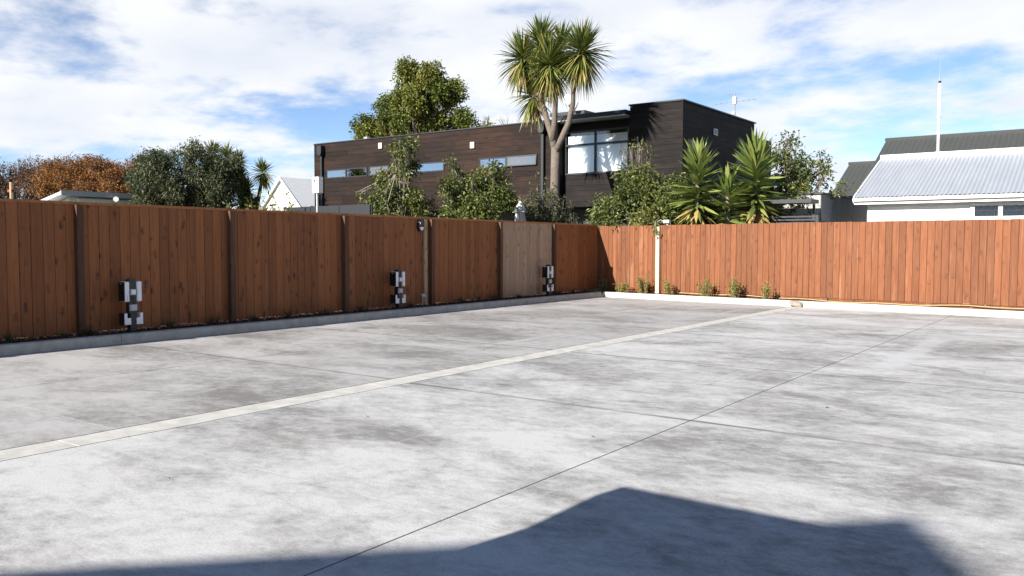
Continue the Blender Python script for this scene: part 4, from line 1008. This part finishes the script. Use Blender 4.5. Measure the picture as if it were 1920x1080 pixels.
# grey upright shrub by the umbrella
def upright(name, label, base, rad, top, stems, seed, mat='lf_olive', leafL=.07, nl=46, spread=.3):
    rng = np.random.default_rng(seed); t = thing(name, base, label, 'shrub'); m = MB(); P = []; D = []
    for k in range(stems):
        a = rng.uniform(0, 6.28); r_ = rad * math.sqrt(rng.random()); e = np.array([base[0] + r_ * math.cos(a), base[1] + r_ * math.sin(a), base[2] + (top - base[2]) * rng.uniform(.62, 1.0) * (1 - .3 * r_ / rad)])
        s = np.array([base[0] + r_ * .4 * math.cos(a), base[1] + r_ * .4 * math.sin(a), base[2] - .05]); pts = bez(s, (s + e) / 2 + rng.normal(size=3) * .04, e, 5); m.tube(pts, [.010, .008, .006, .004, .002] if top > 1 else [.004, .0035, .003, .002, .001], 4, False)
        tq = rng.uniform(.2, 1.02, nl); p = s + (e - s) * tq[:, None] + rng.normal(size=(nl, 3)) * leafL * .28; P.append(p); D.append(rng.normal(size=(nl, 3)) + np.array([0, 0, .5]))
    P = np.concatenate(P); D = np.concatenate(D); n = len(P)
    m.obj('stems', 'bark_pale', t); mobj('foliage', arr_mesh('foliage', leaves(rng, P, D, leafL * rng.uniform(.6, 1.3, n), leafL * .38 * rng.uniform(.7, 1.3, n), .2, .05), LEAF, mat, rng.beta(2, 2.3, n)), t); return t
upright('upright_shrub', 'grey-green shrub of thin upright stems behind the umbrella', (-16.2, 23.9, 0), 1.1, 4.1, 150, 91, nl=130, leafL=.11)
upright('upright_shrub', 'low grey-green shrub at the right foot of the cabbage tree trunk', (-14.9, 24.0, 0), .7, 2.95, 50, 92, nl=90, leafL=.085)
upright('yellow_green_shrub', 'yellow-green shrub left of the utility cabinet', (-19.6, 15.3, 0), .9, 3.6, 46, 93, 'lf_shrub', .16, 30)
upright('green_shrub', 'darker green shrub left of the yellow-green one by the utility cabinet', (-20.9, 15.0, 0), .6, 3.3, 34, 94, 'lf_garden', .14, 30)
# young shrubs along the sunlit fence
YS = 'young shrubs planted along the sunlit fence'
pl = [(-12.28, 21.30, .46, 'young shrub in the shaded corner of the fences'), (-11.62, 21.22, .40, 'young shrub at the edge of the corner shadow'), (-10.92, 21.2, .54, 'young yellowish shrub just left of the pale post'),
      (-10.12, 21.12, .52, 'young shrub just right of the pale post'), (-8.98, 20.98, .53, 'young shrub third from the hose end, left of two more'), (-8.16, 20.88, .55, 'young shrub second from the right end of its row'), (-7.26, 20.76, .52, 'young shrub at the right end of its row, nearest the stone')]
for k, (x, y, h, lab) in enumerate(pl):
    o = upright('young_shrub', lab, (x, y - .02, .10), .15 + .03 * ((k * 2) % 3), .14 + h * (1, .9, 1.15, .95, 1.0, 1.12, .92)[k], 19 + 4 * (k % 3), 200 + k, 'lf_shrub' if k else 'lf_garden', .062, 24); o['group'] = YS
# grass tufts in the bed
TG = 'grass tufts in the dark bed'
tf = [(-12.52, 5.3, .20), (-12.60, 6.05, .12), (-12.58, 6.42, .18), (-12.55, 7.75, .21), (-12.55, 8.55, .2), (-12.58, 9.4, .14), (-12.56, 10.1, .2), (-12.55, 11.0, .21), (-12.54, 12.0, .2), (-12.62, 13.5, .16), (-12.6, 15.2, .17), (-12.58, 15.85, .17), (-12.56, 16.5, .26), (-12.56, 17.5, .17), (-12.56, 19.4, .17), (-12.54, 20.1, .17), (-12.56, 20.75, .16), (-12.5, 4.5, .18)]
bays = [(6.37, 'the fence bay at the left picture edge'), (9.03, 'the fence bay behind the nearest charging post'), (11.69, 'the bay left of the middle charging post bay'), (14.30, 'the fence bay of the middle charging post'),
        (16.88, 'the fence bay right of the wall lamp'), (19.34, 'the unstained fence bay'), (99, 'the corner bay of the brown fence')]
def bay(y): return next(n for b_, n in bays if y < b_)
def tuft_label(y):
    mates = sorted(q[1] for q in tf if bay(q[1]) == bay(y)); o_ = ('first', 'second', 'third', 'fourth', 'fifth')[mates.index(y)]
    return ('only grass tuft under ' if len(mates) == 1 else o_ + ' grass tuft from the left under ') + bay(y)
for k, (x, y, h) in enumerate(tf):
    rng = np.random.default_rng(300 + k); n = 60
    P = np.stack([x + rng.normal(size=n) * .03, y + rng.normal(size=n) * .04, np.full(n, .11)], 1)
    th = rng.uniform(0, 6.28, n); el = rng.uniform(.55, 1.45, n); D = np.stack([np.cos(th) * np.cos(el), np.sin(th) * np.cos(el), np.sin(el)], 1)
    me = arr_mesh('grass_tuft', swords(rng, P, D, h * rng.uniform(.8, 1.5, n), .009, rng.uniform(.1, .5, n)), SWORD, 'lf_grass', rng.random(n))
    tag(mobj('grass_tuft', me), tuft_label(y), 'grass', TG)
